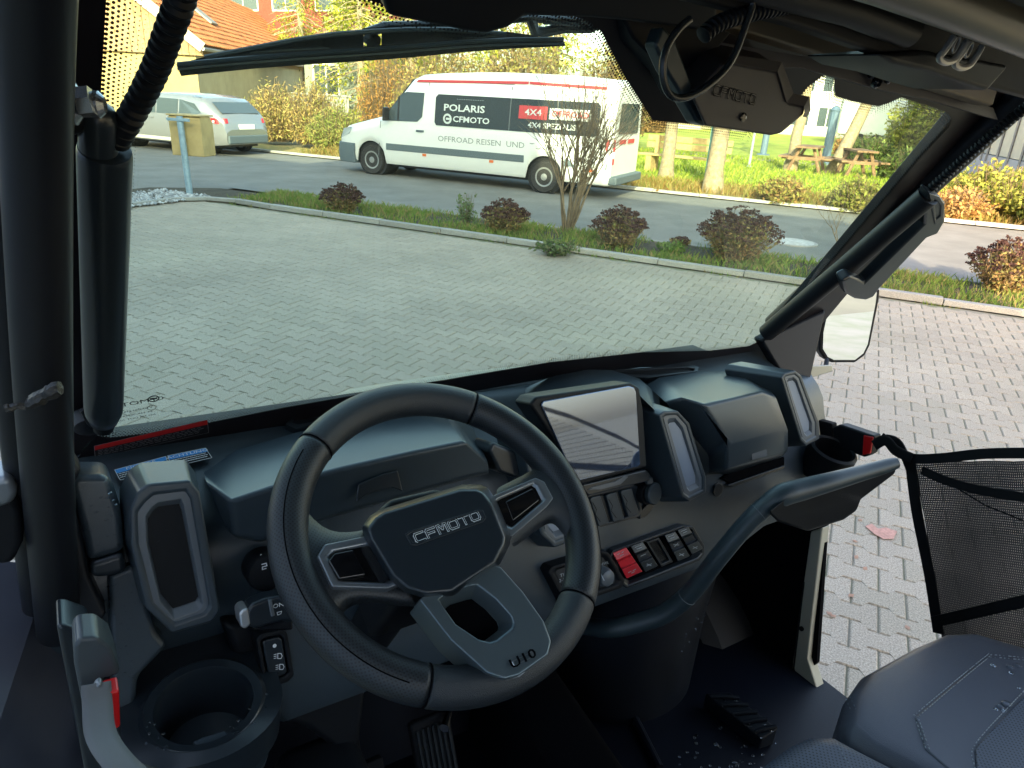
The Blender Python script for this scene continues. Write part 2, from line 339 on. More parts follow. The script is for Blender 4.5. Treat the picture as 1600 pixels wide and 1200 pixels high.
def sedum(c, w_, h, seed, label, warm=0.0):
    random.seed(seed); t = empty('stonecrop_shrub', c); tag(t, label, 'shrub', 'dark headed shrubs along the kerb')
    sb, hb, lb = MB(), MB(), MB()
    n = int(125 * w_ / .6)
    for _ in range(n):
        a = rr(0, 6.28); q = math.sqrt(random.random()); top = Vector((math.cos(a) * q * w_ * .5, math.sin(a) * q * w_ * .5, h * (1 - .42 * q * q) * rr(.82, 1.08)))
        base = Vector((top.x * .25, top.y * .25, 0)); mid = base.lerp(top, .5) + Vector((rr(-.02, .02), rr(-.02, .02), .02))
        sb.tube([base, mid, top], .004, 3, cap=False)
        k = rr(.02, .042)
        for _ in range(20):
            cc = top + Vector((rr(-1, 1) * k, rr(-1, 1) * k, rr(-.35, .35) * k)); g = rr(.5, 1.4); hb.c = (.10 * g, .05 * g, .042 * g); leafquad(hb, cc, rr(.008, .017), asp=.8)
        for _ in range(20):
            f = rr(.08, .93); cc = base.lerp(top, f) + Vector((rr(-1, 1), rr(-1, 1), rr(-.4, .4))) * .05
            g = rr(.6, 1.3); lb.c = random.choice([(.34 * g, .24 * g, .10 * g), (.40 * g, .30 * g, .12 * g), (.22 * g, .23 * g, .08 * g), (.28 * g, .16 * g, .08 * g)]) ; leafquad(lb, cc, rr(.015, .032), asp=.45)
    sb.build('stems', twig_m, t); hb.build('flower_heads', leaf_m, t, col=True, kind='stuff'); lb.build('leaves', leaf_m, t, col=True, kind='stuff')
    random.seed(seed + 99)
def at(px, py): p = G(px, py); return Vector((p.x, p.y, .01))
sedum(at(536, 334), .66, .42, 11, 'small dark brown shrub furthest left on the strip, in front of the van bonnet')
sedum(at(788, 366), .66, .44, 12, 'dark brown shrub on the strip beneath the middle of the van')
sedum(at(965, 388), .72, .50, 13, 'brown shrub just right of the bare branching bush')
sedum(at(1148, 410), 1.0, .64, 14, 'largest brown headed shrub seen through the windscreen, nearest the manhole cover')
sedum(at(1562, 458), .80, .58, 15, 'reddish brown shrub beyond the right pillar, outside the windscreen')
sedum(at(1062, 386), .22, .12, 16, 'tiny dark seedling clump beside the largest brown shrub')
def weed(c, w_, h, n, cols, name, label, cat='plant', lr=(.02, .04), seed=1, group=None):
    random.seed(seed); t = empty(name, c); tag(t, label, cat, group); sb, lb = MB(), MB()
    for _ in range(n):
        a = rr(0, 6.28); q = math.sqrt(random.random()) * w_ * .5; top = Vector((math.cos(a) * q, math.sin(a) * q, h * rr(.5, 1))); base = Vector((top.x * .3, top.y * .3, 0))
        sb.tube([base, base.lerp(top, .5) + Vector((rr(-.03, .03), rr(-.03, .03), 0)), top], .003, 3, cap=False)
        for _ in range(9):
            cc = base.lerp(top, rr(.15, 1)) + Vector((rr(-1, 1), rr(-1, 1), rr(-.5, .5))) * .05; g = rr(.7, 1.3); k = random.choice(cols); lb.c = tuple(x * g for x in k); leafquad(lb, cc, rr(*lr), asp=.5)
    sb.build('stems', twig_m, t); lb.build('leaves', leaf_m, t, col=True, kind='stuff')
weed(at(728, 352), .32, .46, 28, [(.13, .2, .08), (.18, .24, .1)], 'leafy_weed', 'thin pale green weed between two brown shrubs on the strip', seed=3)
weed(at(868, 398), .6, .17, 60, [(.1, .15, .05), (.16, .19, .09), (.08, .12, .05)], 'low_weed_clump', 'low green weeds at the foot of the bare bush by the kerb', seed=4)
weed(at(1045, 395), .5, .12, 50, [(.1, .19, .04), (.14, .22, .05)], 'low_weed_clump', 'bright green low weeds between the two biggest brown shrubs', seed=5)
def bare_bush(c, h, n, seed, label, sp=.34, r=.016, lv=3):
    random.seed(seed); t = empty('bare_bush', c); tag(t, label, 'bush'); b = MB(); out = []
    for i in range(n):
        a = rr(0, 6.28); branch(b, Vector((math.cos(a) * .05, math.sin(a) * .05, 0)), Vector((math.cos(a) * sp, math.sin(a) * sp, 1)), h * rr(.42, .62), r * rr(.6, 1.15), lv, out, 5, .42, .1, (3, 4))
    b.build('branches', twig_m, t, smooth=True)
    lb = MB()
    for q in out[::3]: lb.c = (.3, .22, .1); leafquad(lb, q, .012)
    lb.build('last_leaves', leaf_m, t, col=True, kind='stuff')
bare_bush(at(886, 362), 1.85, 15, 21, 'tall leafless branching bush standing in front of the van rear', .3, .022)
bare_bush(at(1318, 400), .95, 7, 22, 'thin bare shrub beside the windscreen right edge', .45, .008)
def tree(c, trunk_top, r0, seed, label, crown=None, cols=None, name='park_tree', ncl=0, lr=(.08, .16), limbs=5, group=None, lv=2, bend=None):
    random.seed(seed); t = empty(name, c); tag(t, label, 'tree', group); b = MB(); out = []
    top = Vector(trunk_top); bend = Vector(bend or (0, 0, 0)); pts = [Vector((0, 0, -.1)).lerp(top, i / 8) + bend * math.sin(math.pi * i / 8) + Vector((rr(-.03, .03), rr(-.03, .03), 0)) for i in range(9)]
    pts[0] = Vector((0, 0, -.1)); b.tube(pts, [r0 * (1.35 if i == 0 else 1 - .45 * i / 8) for i in range(9)], 12, cap=False); b.build('trunk', bark_m, t, smooth=True)
    b = MB()
    for i in range(limbs):
        a = 6.28 * i / limbs + rr(-.4, .4); branch(b, top.lerp(pts[5], rr(0, .6)), Vector((math.cos(a), math.sin(a), rr(.3, 1.0))), rr(1.6, 2.8), r0 * .45, lv, out, 6, .5, .15)
    b.build('limbs', bark_m, t, smooth=True)
    if cols:
        lb = MB()
        for k in range(ncl):
            q = random.choice(out) if crown is None else Vector((rr(-1, 1) * crown[0], rr(-1, 1) * crown[1], crown[2] + rr(-1, 1) * crown[3]))
            g = rr(.6, 1.3); cc = random.choice(cols)
            for _ in range(14): lb.c = tuple(x * g * rr(.8, 1.2) for x in cc); leafquad(lb, q + Vector((rr(-1, 1), rr(-1, 1), rr(-.8, .8))) * .42, rr(*lr), asp=.55)
        lb.build('crown', leaf_m, t, col=True)
    random.seed(seed + 7); return t
def ground_at(px, py): p = G(px, py); return Vector((p.x, p.y, .02))
br = [(.25, .18, .07), (.32, .24, .1), (.2, .17, .06)]
tree(ground_at(1040, 282), (.1, .1, 4.2), .17, 31, 'orange lit tree trunk growing through the middle of the park bench', cols=br, ncl=60, lr=(.03, .07), group=None)
tree(ground_at(1113, 302), (.15, .1, 4.4), .20, 32, 'thickest pale tree trunk right of the park bench', cols=br, ncl=50, lr=(.03, .07))
tree(ground_at(1233, 268), (.35, .1, 4.6), .18, 33, 'slim park tree trunk left of the picnic tables', cols=br, ncl=60, lr=(.03, .07))
tree(ground_at(1300, 272), (1.9, -.6, 5.4), .20, 34, 'leaning park tree trunk just behind the windscreen notch', cols=br, ncl=70, lr=(.03, .07), bend=(-.15, 0, 0))
yg = [(.42, .42, .05), (.34, .36, .05), (.5, .47, .08), (.22, .27, .05)]
for k, (s_, p_, h, sd_, lb_) in enumerate([(-33.0, 38.0, 11.5, 47, 'tall yellow green tree beside the red gabled upper storey'), (-24.2, 31.5, 6.6, 48, 'yellow green conifer rising above the grey balcony'), (-21.4, 28.5, 8.0, 46, 'yellow green conifer above the russet bush'), (-18.4, 28.0, 7.8, 41, 'yellow green weeping conifer behind the van roof front'), (-15.0, 29.0, 8.4, 42, 'yellow green conifer behind the middle of the van roof'), (-12.6, 30.0, 8.0, 43, 'yellow green conifer behind the van rear end')]):
    random.seed(sd_); t = empty('yellow_conifer', SP(s_, p_, .02)); tag(t, lb_, 'tree', 'yellow green conifers behind the van')
    MB().tube([(0, 0, -.1), (.1, 0, h * .5), (0, .05, h)], [.22, .15, .03], 8).build('trunk', bark_m, t, smooth=True)
    lb = MB(); bb = MB()
    for i in range(130):
        z = h * (.12 + .86 * random.random()); a = rr(0, 6.28); L = (1 - z / h) * 2.6 + .6; e = Vector((math.cos(a) * L, math.sin(a) * L, z - L * .35)); bb.tube([(0, 0, z), e * .6 + Vector((0, 0, z * .4 + .1)), e], [.03, .02, .008], 3, cap=False)
        for j in range(34):
            f = rr(.2, 1.0); q = Vector((e.x * f, e.y * f, z + (e.z - z) * f - abs(rr(0, .5)) * f)) + Vector((rr(-.18, .18), rr(-.18, .18), rr(-.3, .1))); g = rr(.55, 1.2); c3 = random.choice(yg); lb.c = tuple(x * g for x in c3)
            leafquad(lb, q, rr(.06, .14), asp=.35)
    bb.build('limbs', bark_m, t); lb.build('crown', leaf_m, t, col=True)
# brown and russet bushes behind the van, the tall dry grasses by the garage
def mass(c, dims, n, cols, name, label, cat, lr=(.05, .1), seed=1, group=None, up=False):
    random.seed(seed); t = empty(name, c); tag(t, label, cat, group); lb = MB(); sb = MB()
    for _ in range(n):
        a = rr(0, 6.28); q = math.sqrt(random.random()); h = dims[2] * (1 - .45 * q * q) * rr(.6, 1.1); top = Vector((math.cos(a) * q * dims[0] / 2, math.sin(a) * q * dims[1] / 2, h)); base = Vector((top.x * .55, top.y * .55, 0))
        sb.tube([base, top], .006, 3, cap=False)
        for _ in range(16):
            f = rr(.1, 1.02); cc = base.lerp(top, f) + Vector((rr(-1, 1), rr(-1, 1), rr(-.5, .5))) * .13; g = rr(.6, 1.25); c3 = random.choice(cols); lb.c = tuple(x * g for x in c3)
            if up: leafquad(lb, cc, rr(*lr) * 1.5, nrm=Vector((rr(-1, 1), rr(-1, 1), rr(-.15, .15))).normalized(), asp=.22)
            else: leafquad(lb, cc, rr(*lr), asp=.5)
    sb.build('stems', twig_m, t); lb.build('foliage', leaf_m, t, col=True, kind='stuff'); random.seed(seed + 5); return t
# ================================================================== BUILDINGS
RV = Matrix((RD, PP, Vector((0, 0, 1)))).transposed()          # road frame to world
render_m = mat('yellow_render', (.44, .33, .15), .9, var=.08, vs=1.5, bump=.2, bs=60)
render2_m = mat('beige_render', (.55, .45, .28), .9, var=.1, vs=1.2)
wood_m = mat('weathered_boards', (.30, .19, .10), .85, col2=(.42, .29, .17), vs=9, bump=.3, bs=40)
white_m = mat('white_paint', (.75, .74, .70), .6, var=.04, vs=2)
greyw_m = mat('grey_timber', (.34, .34, .32), .8, var=.1, vs=5)
dglass = mat('window_glass', (.06, .08, .09), .06, spec=.9)
tile_m = attr_mat('clay_tile', .8, .3, 30, .2)
zinc_m = mat('zinc', (.35, .35, .34), .5, .6)
def W3(s_, p_, z): return SP(s_, p_, z)
def house():
    A = Vector((-21.92, 19.83)); e = (Vector((-28.81, 31.22)) - A).normalized(); g = Vector((-e.y, e.x)) * 1.0
    if g.x > 0: g = -g                                  # towards the gable's far corner (left in the picture)
    ez, Lw, Wg, pitch = 3.0, 26.0, 7.5, R(37)
    def P(a, b, z): q = A + e * a + g * b; return SP(q.x, q.y, z)
    root = empty('garage_house', P(0, 0, 0)); off = root.location.copy()
    tag(root, 'yellow rendered house with orange clay tile roof and boarded gable behind the estate car', 'house')
    pk = ez + Wg / 2 * math.tan(pitch)
    b = MB(); b.add([P(0, 0, -.6), P(0, Wg, -.6), P(0, Wg, 2.62), P(0, 0, 2.62)], [(0, 1, 2, 3)]); b.add([P(Lw, 0, -.6), P(Lw, Wg, -.6), P(Lw, Wg, ez), P(Lw, Wg / 2, pk), P(Lw, 0, ez)], [(0, 1, 2, 3, 4)])
    b.add([P(0, Wg, -.6), P(Lw, Wg, -.6), P(Lw, Wg, ez), P(0, Wg, ez)], [(0, 1, 2, 3)]); b.build('wall', render_m, root, off=off)
    b = MB(); b.add([P(0, 0, -.6), P(Lw, 0, -.6), P(Lw, 0, 2.95), P(0, 0, 2.95)], [(0, 1, 2, 3)]); b.build('side_wall', render2_m, root, off=off, label='beige side wall in shade under the eave')
    # boarded gable, board by board
    n = 34; bw = (Wg + .6) / n
    bm_ = None
    for i in range(n):
        x0 = -.3 + i * bw; x1 = x0 + bw - .012
        def top(x): return ez + min(max(x, 0), Wg - max(x, 0) if x > Wg / 2 else max(x, 0)) * math.tan(pitch) - .02
        b = MB(); b.prism([P(-.10, x0, 2.5), P(-.10, x1, 2.5), P(-.10, x1, top(x1)), P(-.10, x0, top(x0))], P(-.03 + (i % 2) * .008, 0, 0) - P(0, 0, 0)); b.build('gable_board', wood_m, root, off=off)
    # white garage door with ribs, window
    b = MB(); b.prism([P(-.04, 4.0, 0), P(-.04, 7.0, 0), P(-.04, 7.0, 2.25), P(-.04, 4.0, 2.25)], P(-.04, 0, 0) - P(0, 0, 0)); gd_ = b.build('garage_door', mat('garage_door_paint', (.55, .46, .24), .6), root, off=off)
    for k in range(6):
        b = MB(); b.prism([P(-.08, 4.05, .1 + k * .36), P(-.08, 6.95, .1 + k * .36), P(-.08, 6.95, .42 + k * .36), P(-.08, 4.05, .42 + k * .36)], P(-.02, 0, 0) - P(0, 0, 0)); b.build('door_panel', mat('garage_door_paint', ()), gd_, off=off)
    # roof deck, tiles, verge board, gutter
    oh = .35; cs, sn = math.cos(pitch), math.sin(pitch); rl = (Wg / 2 + oh) / cs
    def Q(a, u, h=0): return P(a, -oh + u * cs - h * sn, ez - oh * math.tan(pitch) + u * sn + h * cs)
    def Q2(a, u, h=0): return P(a, Wg + oh - u * cs + h * sn, ez - oh * math.tan(pitch) + u * sn + h * cs)
    b = MB(); b.prism([Q(-.45, 0), Q(Lw + .3, 0), Q(Lw + .3, rl), Q(-.45, rl)], Q(0, 0, .08) - Q(0, 0, 0)); b.prism([Q2(-.45, 0), Q2(Lw + .3, 0), Q2(Lw + .3, rl), Q2(-.45, rl)], Q2(0, 0, .08) - Q2(0, 0, 0)); roof = b.build('roof', mat('roof_underlay', (.25, .12, .06), .9), root, off=off)
    b = MB(); nr = int(rl / .34); nc = int((Lw + .75) / .26)
    for r_ in range(nr + 1):
        for c_ in range(nc):
            u0 = r_ * .34 - .03; a0 = -.45 + c_ * .26; k = rr(.75, 1.15); k = k * (.6 if rr(0, 1) < .04 else 1); b.c = (.50 * k, .17 * k, .065 * k); h0 = .155 + rr(-.006, .006)
            prof = [(0, 0), (.06, .035), (.13, .045), (.19, .02), (.25, .0)]
            for lo, hi in ((0, 1),):
                r0 = [Q(a0 + x, u0, h0 + y) for x, y in prof]; r1 = [Q(a0 + x, u0 + .37, h0 - .045 + y) for x, y in prof]; f0 = [Q(a0 + x, u0, h0 - .04 + y) for x, y in prof]
                b.grid([r0, r1]); b.grid([f0, r0])
    b.build('roof_tiles', tile_m, roof, off=off, col=True, kind='stuff')
    b = MB(); b.prism([Q(-.5, -.05, -.12), Q(-.5, rl, -.12), Q(-.5, rl, .22), Q(-.5, -.05, .22)], P(-.04, 0, 0) - P(0, 0, 0)); b.build('verge_board', mat('verge_paint', (.62, .50, .36), .7), root, off=off)
    b = MB(); b.tube([Q(-.5, -.06, .02), Q(Lw + .3, -.06, .02)], .07, 8); b.build('gutter', zinc_m, root, off=off)
    b = MB(); b.prism([P(-.1, -.04, 2.5), P(Lw, -.04, 2.5), P(Lw, -.04, 2.98), P(-.1, -.04, 2.98)], P(0, -.03, 0) - P(0, 0, 0)); b.build('fascia', wood_m, root, off=off)
    b = MB()
    b.prism([Q(5.2, 1.6, .19), Q(6.1, 1.6, .19), Q(6.1, 2.9, .19), Q(5.2, 2.9, .19)], Q(0, 0, .07) - Q(0, 0, 0)); b.build('roof_window', mat('skylight_frame', (.28, .26, .24), .5), root, off=off)
house()
def flat_house(name, label, s0, s1, p, z0, z1, dpt, wall, wins, roofcol=None, ridge=0, balc=None, cat='house'):
    root = empty(name, SP((s0 + s1) / 2, p, 0)); off = root.location.copy(); tag(root, label, cat)
    b = MB(); b.add([SP(s0, p, z0), SP(s1, p, z0), SP(s1, p, z1), SP(s0, p, z1), SP(s0, p + dpt, z0), SP(s1, p + dpt, z0), SP(s1, p + dpt, z1), SP(s0, p + dpt, z1)], [(0, 1, 2, 3), (1, 5, 6, 2), (4, 0, 3, 7), (5, 4, 7, 6), (3, 2, 6, 7)])
    b.build('wall', wall, root, off=off)
    for (x0, x1, a, c) in wins:
        b = MB()
        for q0, q1, r0, r1 in ((x0 - .08, x1 + .08, a - .08, a), (x0 - .08, x1 + .08, c, c + .08), (x0 - .08, x0, a, c), (x1, x1 + .08, a, c), ((x0 + x1) / 2 - .03, (x0 + x1) / 2 + .03, a, c)):
            b.prism([SP(q0, p - .06, r0), SP(q1, p - .06, r0), SP(q1, p - .06, r1), SP(q0, p - .06, r1)], PP * .055)
        w_ = b.build('window', white_m, root, off=off); b = MB(); b.add([SP(x0, p - .02, a), SP(x1, p - .02, a), SP(x1, p - .02, c), SP(x0, p - .02, c)], [(0, 1, 2, 3)]); b.build('pane', dglass, w_, off=off)
    if roofcol:
        h = ridge; b = MB(); b.prism([SP(s0 - .4, p - .5, z1 - .05), SP(s0 - .4, p + dpt / 2, z1 + h), SP(s0 - .4, p + dpt + .5, z1 - .05)], RD * (s1 - s0 + .8)); b.build('roof', roofcol, root, off=off)
    if balc:
        x0, x1, a, c = balc; b = MB()
        for k in range(int((x1 - x0) / .13)): b.prism([SP(x0 + k * .13, p - 1.1, a), SP(x0 + k * .13 + .10, p - 1.1, a), SP(x0 + k * .13 + .10, p - 1.1, c), SP(x0 + k * .13, p - 1.1, c)], PP * .03)
        b.prism([SP(x0 - .05, p - 1.16, c), SP(x1 + .05, p - 1.16, c), SP(x1 + .05, p - 1.16, c + .07), SP(x0 - .05, p - 1.16, c + .07)], PP * .12)
        b.prism([SP(x0, p - 1.1, a - .12), SP(x1, p - 1.1, a - .12), SP(x1, p - 1.1, a), SP(x0, p - 1.1, a)], PP * 1.1); b.build('balcony', greyw_m, root, off=off)
    return root
flat_house('balcony_house', 'green house with wall coloured dark for tree shade and grey timber balcony behind the tall dry grass', -25.0, -21.6, 29.0, -.8, 3.2, 6, mat('tree_shade_render', (.22, .25, .21), .9, var=.06), [(-24.4, -23.0, 1.3, 2.6)], mat('brown_roof', (.20, .10, .06), .85, var=.2, vs=6), 1.6, (-25.1, -21.5, .5, 1.3))  # wall colour darkened to stand in for the shade of trees
flat_house('brick_upper_house', 'red clad upper storey with white framed windows above the orange roof', -44, -30.5, 42, -.8, 10.5, 8, mat('red_cladding', (.20, .05, .032), .85, var=.12, vs=5, bump=.3, bs=30), [(-42.6, -40.0, 6.3, 8.0), (-38.6, -36.4, 6.3, 8.0), (-34.9, -32.2, 6.3, 8.0)], mat('dark_roof', (.12, .08, .07), .8), 3)
flat_house('white_house', 'white rendered house with rows of windows far beyond the park', -9.6, -.4, 58, -.5, 5.2, 9, mat('white_render', (.45, .43, .38), .85, var=.05), [(x, x + 1.2, z, z + 1.25) for z in (.7, 3.0) for x in (-9.2, -7.4, -5.6, -3.8, -2.0)], mat('red_brown_roof', (.22, .10, .06), .8), 2.6)
flat_house('cream_house', 'low cream house far behind the park bench', -18, -11.5, 56, -.5, 4.0, 8, mat('cream_render', (.60, .52, .38), .9), [(x, x + 1.1, 1.0, 2.3) for x in (-17.2, -15.4, -13.2)], mat('brown_roof', ()), 2.4)
# long pale hall with upright cladding, running away from the road at the right
def hall():
    a = Vector((4.25, 22.0)); e = (Vector((1.3, 43.0)) - a); L = e.length; e.normalize(); near0 = -9.0
    root = empty('cladded_hall', SP(a.x, a.y, 0)); off = root.location.copy(); tag(root, 'long pale hall with upright cladding panels and blue grey plinth at the right edge', 'hall')
    def P(t, d, z): q = a + e * t + Vector((e.y, -e.x)) * d; return SP(q.x, q.y, z)
    H = 4.6
    b = MB(); b.add([P(near0, 0, 0), P(L, 0, 0), P(L, 0, H), P(near0, 0, H), P(L, 14, 0), P(L, 14, H), P(near0, 14, 0), P(near0, 14, H)], [(0, 1, 2, 3), (1, 4, 5, 2), (3, 2, 5, 7), (0, 3, 7, 6)]); b.build('wall', mat('bluegrey_wall', (.20, .25, .28), .8, var=.1), root, off=off)
    b = MB(); b.prism([P(near0, -.06, 0), P(L, -.06, 0), P(L, -.06, .75), P(near0, -.06, .75)], P(0, .05, 0) - P(0, 0, 0)); b.build('plinth', mat('plinth_concrete', (.36, .36, .40), .85, var=.1, vs=2), root, off=off)
    pm = mat('cladding_panel', (.55, .50, .42), .6, var=.06, vs=2); pm2 = mat('cladding_panel_grey', (.36, .37, .37), .6, var=.06, vs=2)
    t = near0; i = 0
    while t < L - .3:
        wd = 1.05 if i % 4 else .55
        b = MB(); b.prism([P(t + .03, -.05, .78), P(t + wd - .03, -.05, .78), P(t + wd - .03, -.05, H - .5), P(t + .03, -.05, H - .5)], P(0, .045, 0) - P(0, 0, 0)); b.build('cladding_panel', pm if i % 4 else pm2, root, off=off)
        b = MB(); b.box(P(t, -.08, (H + .2) / 2), (.05, .05, H - .9)); b.build('cladding_rib', mat('rib_metal', (.22, .22, .23), .5, .3), root, off=off)
        t += wd; i += 1
    b = MB(); b.prism([P(near0 - .3, -.5, H), P(L + .3, -.5, H), P(L + .3, -.5, H + .35), P(near0 - .3, -.5, H + .35)], P(0, 14, 0) - P(0, 0, 0)); b.build('roof_edge', mat('roof_blue', (.20, .30, .38), .6), root, off=off)
hall()
def works():                                                    # the building behind the viewer that throws the shade on the yard
    root = empty('workshop_hall', SP(-10, -3.4, 0)); off = root.location.copy(); tag(root, 'pale workshop hall behind the parked utility vehicle, seen only in mirrors and by its shade', 'hall')
    cl = mat('trapezoid_sheet', (.56, .64, .74), .5, var=.03)
    b = MB()
    for s0, s1, h in ((-46, -5.2, 8.2), (-5.2, -.4, 10.3), (-.4, 5.5, 8.2)):  # unseen middle block made taller so its shadow covers the van's front
        b.box(((s0 + s1) / 2, -13.4, h / 2), (s1 - s0, 20, h))
    b.v = [SP(v.x, v.y, v.z) for v in b.v]; b.build('wall', cl, root, off=off)
    b = MB()
    for i in range(-46 * 4, 22): b.box((i * .25 + .06, -3.37, 3.6), (.1, .05, 7.2))
    b.v = [SP(v.x, v.y, v.z) for v in b.v]; b.build('cladding_ribs', cl, root, off=off, kind='stuff')
works()
# ------------------------------------------------------------------ park furniture
pk_wood = mat('bench_wood', (.42, .30, .14), .8, var=.2, vs=9)
def bench(c, rz, L, label):
    t = empty('park_bench', c, rz); tag(t, label, 'bench')
    for y in (-.16, 0.0, .16): MB().box((0, y, .45), (L, .14, .05)).build('seat_plank', pk_wood, t, bevel=.01)
    for z in (.68, .86): MB().box((0, .30 + (z - .6) * .2, z), (L, .05, .15)).build('back_plank', pk_wood, t, bevel=.01)
    for x in (-L * .36, L * .36):
        MB().box((x, -.08, .21), (.16, .28, .42)).build('leg', pk_wood, t); MB().box((x, .28, .46), (.12, .07, .92)).build('back_post', pk_wood, t)
c = ground_at(1062, 274); bench(c, math.atan2(PP.y, PP.x) - 1.75, 2.4, 'rustic timber park bench with a tree trunk in front of it')
def picnic(c, rz, label, k=1.0):
    t = empty('picnic_table', c, rz); tag(t, label, 'picnic table'); M = mat('picnic_wood', (.22, .13, .08), .85, var=.2, vs=7)
    for y in (-.28, -.09, .09, .28): MB().box((0, y * k, .74), (1.8 * k, .17, .05)).build('top_plank', M, t)
    for y in (-.72, .72): MB().box((0, y * k, .45), (1.8 * k, .26, .05)).build('seat', M, t)
    for x in (-.6, .6):
        MB().box((x * k, 0, .42), (.09, 1.6 * k, .09)).build('crossbeam', M, t)
        for s_ in (-1, 1): MB().tube([(x * k, s_ * .55 * k, 0), (x * k, s_ * .22 * k, .72)], .05, 6).build('leg', M, t)
picnic(ground_at(1258, 270), .5, 'picnic table right behind the slim tree trunk', .85)
picnic(ground_at(1335, 277), .9, 'picnic table left of the clipped green hedge', .75)
def roundbush(c, d, h, cols, label, seed, n=170, lr=(.03, .06)): return mass(c, (d, d, h), n, cols, 'round_bush', label, 'bush', lr, seed)
roundbush(ground_at(1222, 318), .95, .5, [(.34, .27, .08), (.28, .27, .07), (.36, .22, .08)], 'round yellowish bush at the park edge left of its twin', 51)
roundbush(ground_at(1335, 330), 1.05, .62, [(.26, .28, .07), (.3, .26, .08), (.22, .24, .06)], 'round greenish bush at the park edge behind the thin bare shrub', 52)
gh = [(.10, .15, .04), (.13, .18, .05), (.07, .11, .03)]
mass(ground_at(1352, 252), (2.4, 1.4, 1.0), 240, gh, 'clipped_hedge', 'dark green clipped hedge in front of the blue grey hall', 'hedge', (.04, .08), 53)
mass(ground_at(1410, 282), (2.2, 1.2, .85), 240, gh, 'clipped_hedge', 'dark green hedge tight against the windscreen right edge', 'hedge', (.04, .08), 54)
mass(ground_at(1315, 246), (.9, .9, .9), 90, [(.45, .22, .08), (.4, .25, .1)], 'orange_bush', 'small orange bush in the middle of the park', 'bush', (.04, .08), 55)
yh = [(.28, .30, .06), (.2, .24, .05), (.36, .34, .08)]
for k, (px, py, lb_) in enumerate([(1545, 332, 'yellow green hedge before the pale hall, left part'), (1600, 345, 'yellow green hedge before the pale hall, at the picture edge'), (1668, 360, 'yellow green hedge continuing past the picture edge')]):
    mass(ground_at(px, py), (2.3, 1.6, .95), 300, yh, 'park_hedge', lb_, 'hedge', (.035, .07), 56 + k, group='hedge by the pale hall')
mass(ground_at(1497, 340), (1.8, 1.2, .55), 220, [(.5, .26, .1), (.45, .3, .1), (.36, .24, .1)], 'orange_ground_shrub', 'low orange shrub at the park corner right of the pillar', 'shrub', (.03, .06), 60)
# dry tall grasses and russet bushes between car and van
dry = [(.5, .36, .14), (.56, .42, .17), (.42, .28, .11), (.35, .33, .1)]
for k, (s_, p_, w_, h, cols, lb_) in enumerate([(-17.4, 18.6, 1.9, 1.8, dry, 'tall dry golden grass just right of the estate car'), (-16.0, 18.8, 1.8, 1.9, dry, 'tall dry golden grass in front of the beige garage wall'), (-14.6, 18.2, 1.9, 1.2, [(.3, .32, .1), (.4, .34, .12), (.2, .25, .06)], 'lower greenish bush beneath the grey balcony'),
                                              (-14.2, 20.4, 2.2, 3.0, [(.45, .22, .07), (.5, .28, .1), (.36, .2, .07)], 'russet orange bush right beside the grey balcony'), (-12.6, 19.6, 2.0, 2.3, [(.4, .3, .1), (.3, .3, .09)], 'ochre bush directly in front of the van bonnet'), (-19.8, 18.4, 2.0, 1.2, dry, 'dry golden grass behind the estate car roof')]):
    mass(SP(s_, p_, 0), (w_, 1.6, h), 420, cols, 'dry_grass_clump', lb_, 'grass clump', (.028, .055), 70 + k, up=True)
brn = [(.30, .20, .09), (.38, .27, .12), (.26, .22, .08), (.4, .36, .12)]
for k, (s_, p_, w_, h, cols, lb_) in enumerate([(-14.4, 24.5, 4.0, 3.8, brn, 'brown leafy bush behind the front half of the van'), (-11.2, 24.0, 3.8, 4.0, brn, 'brown leafy bush behind the rear half of the van'), (-8.6, 26.5, 3.2, 4.4, brn, 'brown twiggy bush between the van and the bench'),
                                              (-12.4, 45, 3.6, 2.0, [(.42, .25, .12), (.3, .2, .1)], 'reddish far bush left of the white house'), (-.6, 52, 4, 3.4, brn, 'brown bare crown mass in front of the hall end')]):
    mass(SP(s_, p_, 0), (w_, w_ * .7, h), 420, cols, 'leafy_bush', lb_, 'bush', (.05, .11), 90 + k)
mass(SP(1.5, 35, 0), (2.6, 2.2, 3.0), 240, [(.34, .36, .08), (.4, .38, .1), (.25, .28, .07)], 'evergreen_tree', 'yellow green evergreen in front of the hall corner', 'tree', (.06, .12), 99)
# white trailer, posts
def trailer():
    c = ground_at(1352, 228); t = empty('white_trailer', c, math.atan2(RD.y, RD.x) + .1); tag(t, 'white box trailer parked between the park and the blue grey hall', 'trailer')
    MB().box((0, 0, 1.5), (3.4, 1.9, 1.9)).build('body', white_m, t, bevel=.12)
    for x in (-.5, .4): MB().lathe((x, -.97, .33), (0, 1, 0), [(.33, 0), (.33, .2), (.2, .21)], 20).build('wheel', mat('rubber', (.02, .02, .02), .8), t)
    MB().box((0, 0, .5), (3.0, 1.5, .12)).build('chassis', zinc_m, t); MB().tube([(1.5, 0, .5), (2.6, 0, .5)], .05, 8).build('drawbar', zinc_m, t)
trailer()
def post(px, py, h, r, M, name, label, cat, head=None):
    c = ground_at(px, py); t = empty(name, c); tag(t, label, cat)
    MB().tube([(0, 0, -.05), (0, 0, h)], r, 10).build('pole', M, t)
    MB().lathe((0, 0, 0), (0, 0, 1), [(r * 2, 0), (r * 2, .03), (r * 1.2, .05)], 12).build('foot', M, t)
    if head: MB().lathe((0, 0, h), (0, 0, 1), [(r, -.01), head, (head[0] * .6, head[1] + .1), (.02, head[1] + .14)], 14).build('head', M, t)
bl = mat('blue_paint', (.10, .16, .24), .5, var=.1); gp = mat('green_post', (.20, .42, .36), .6)
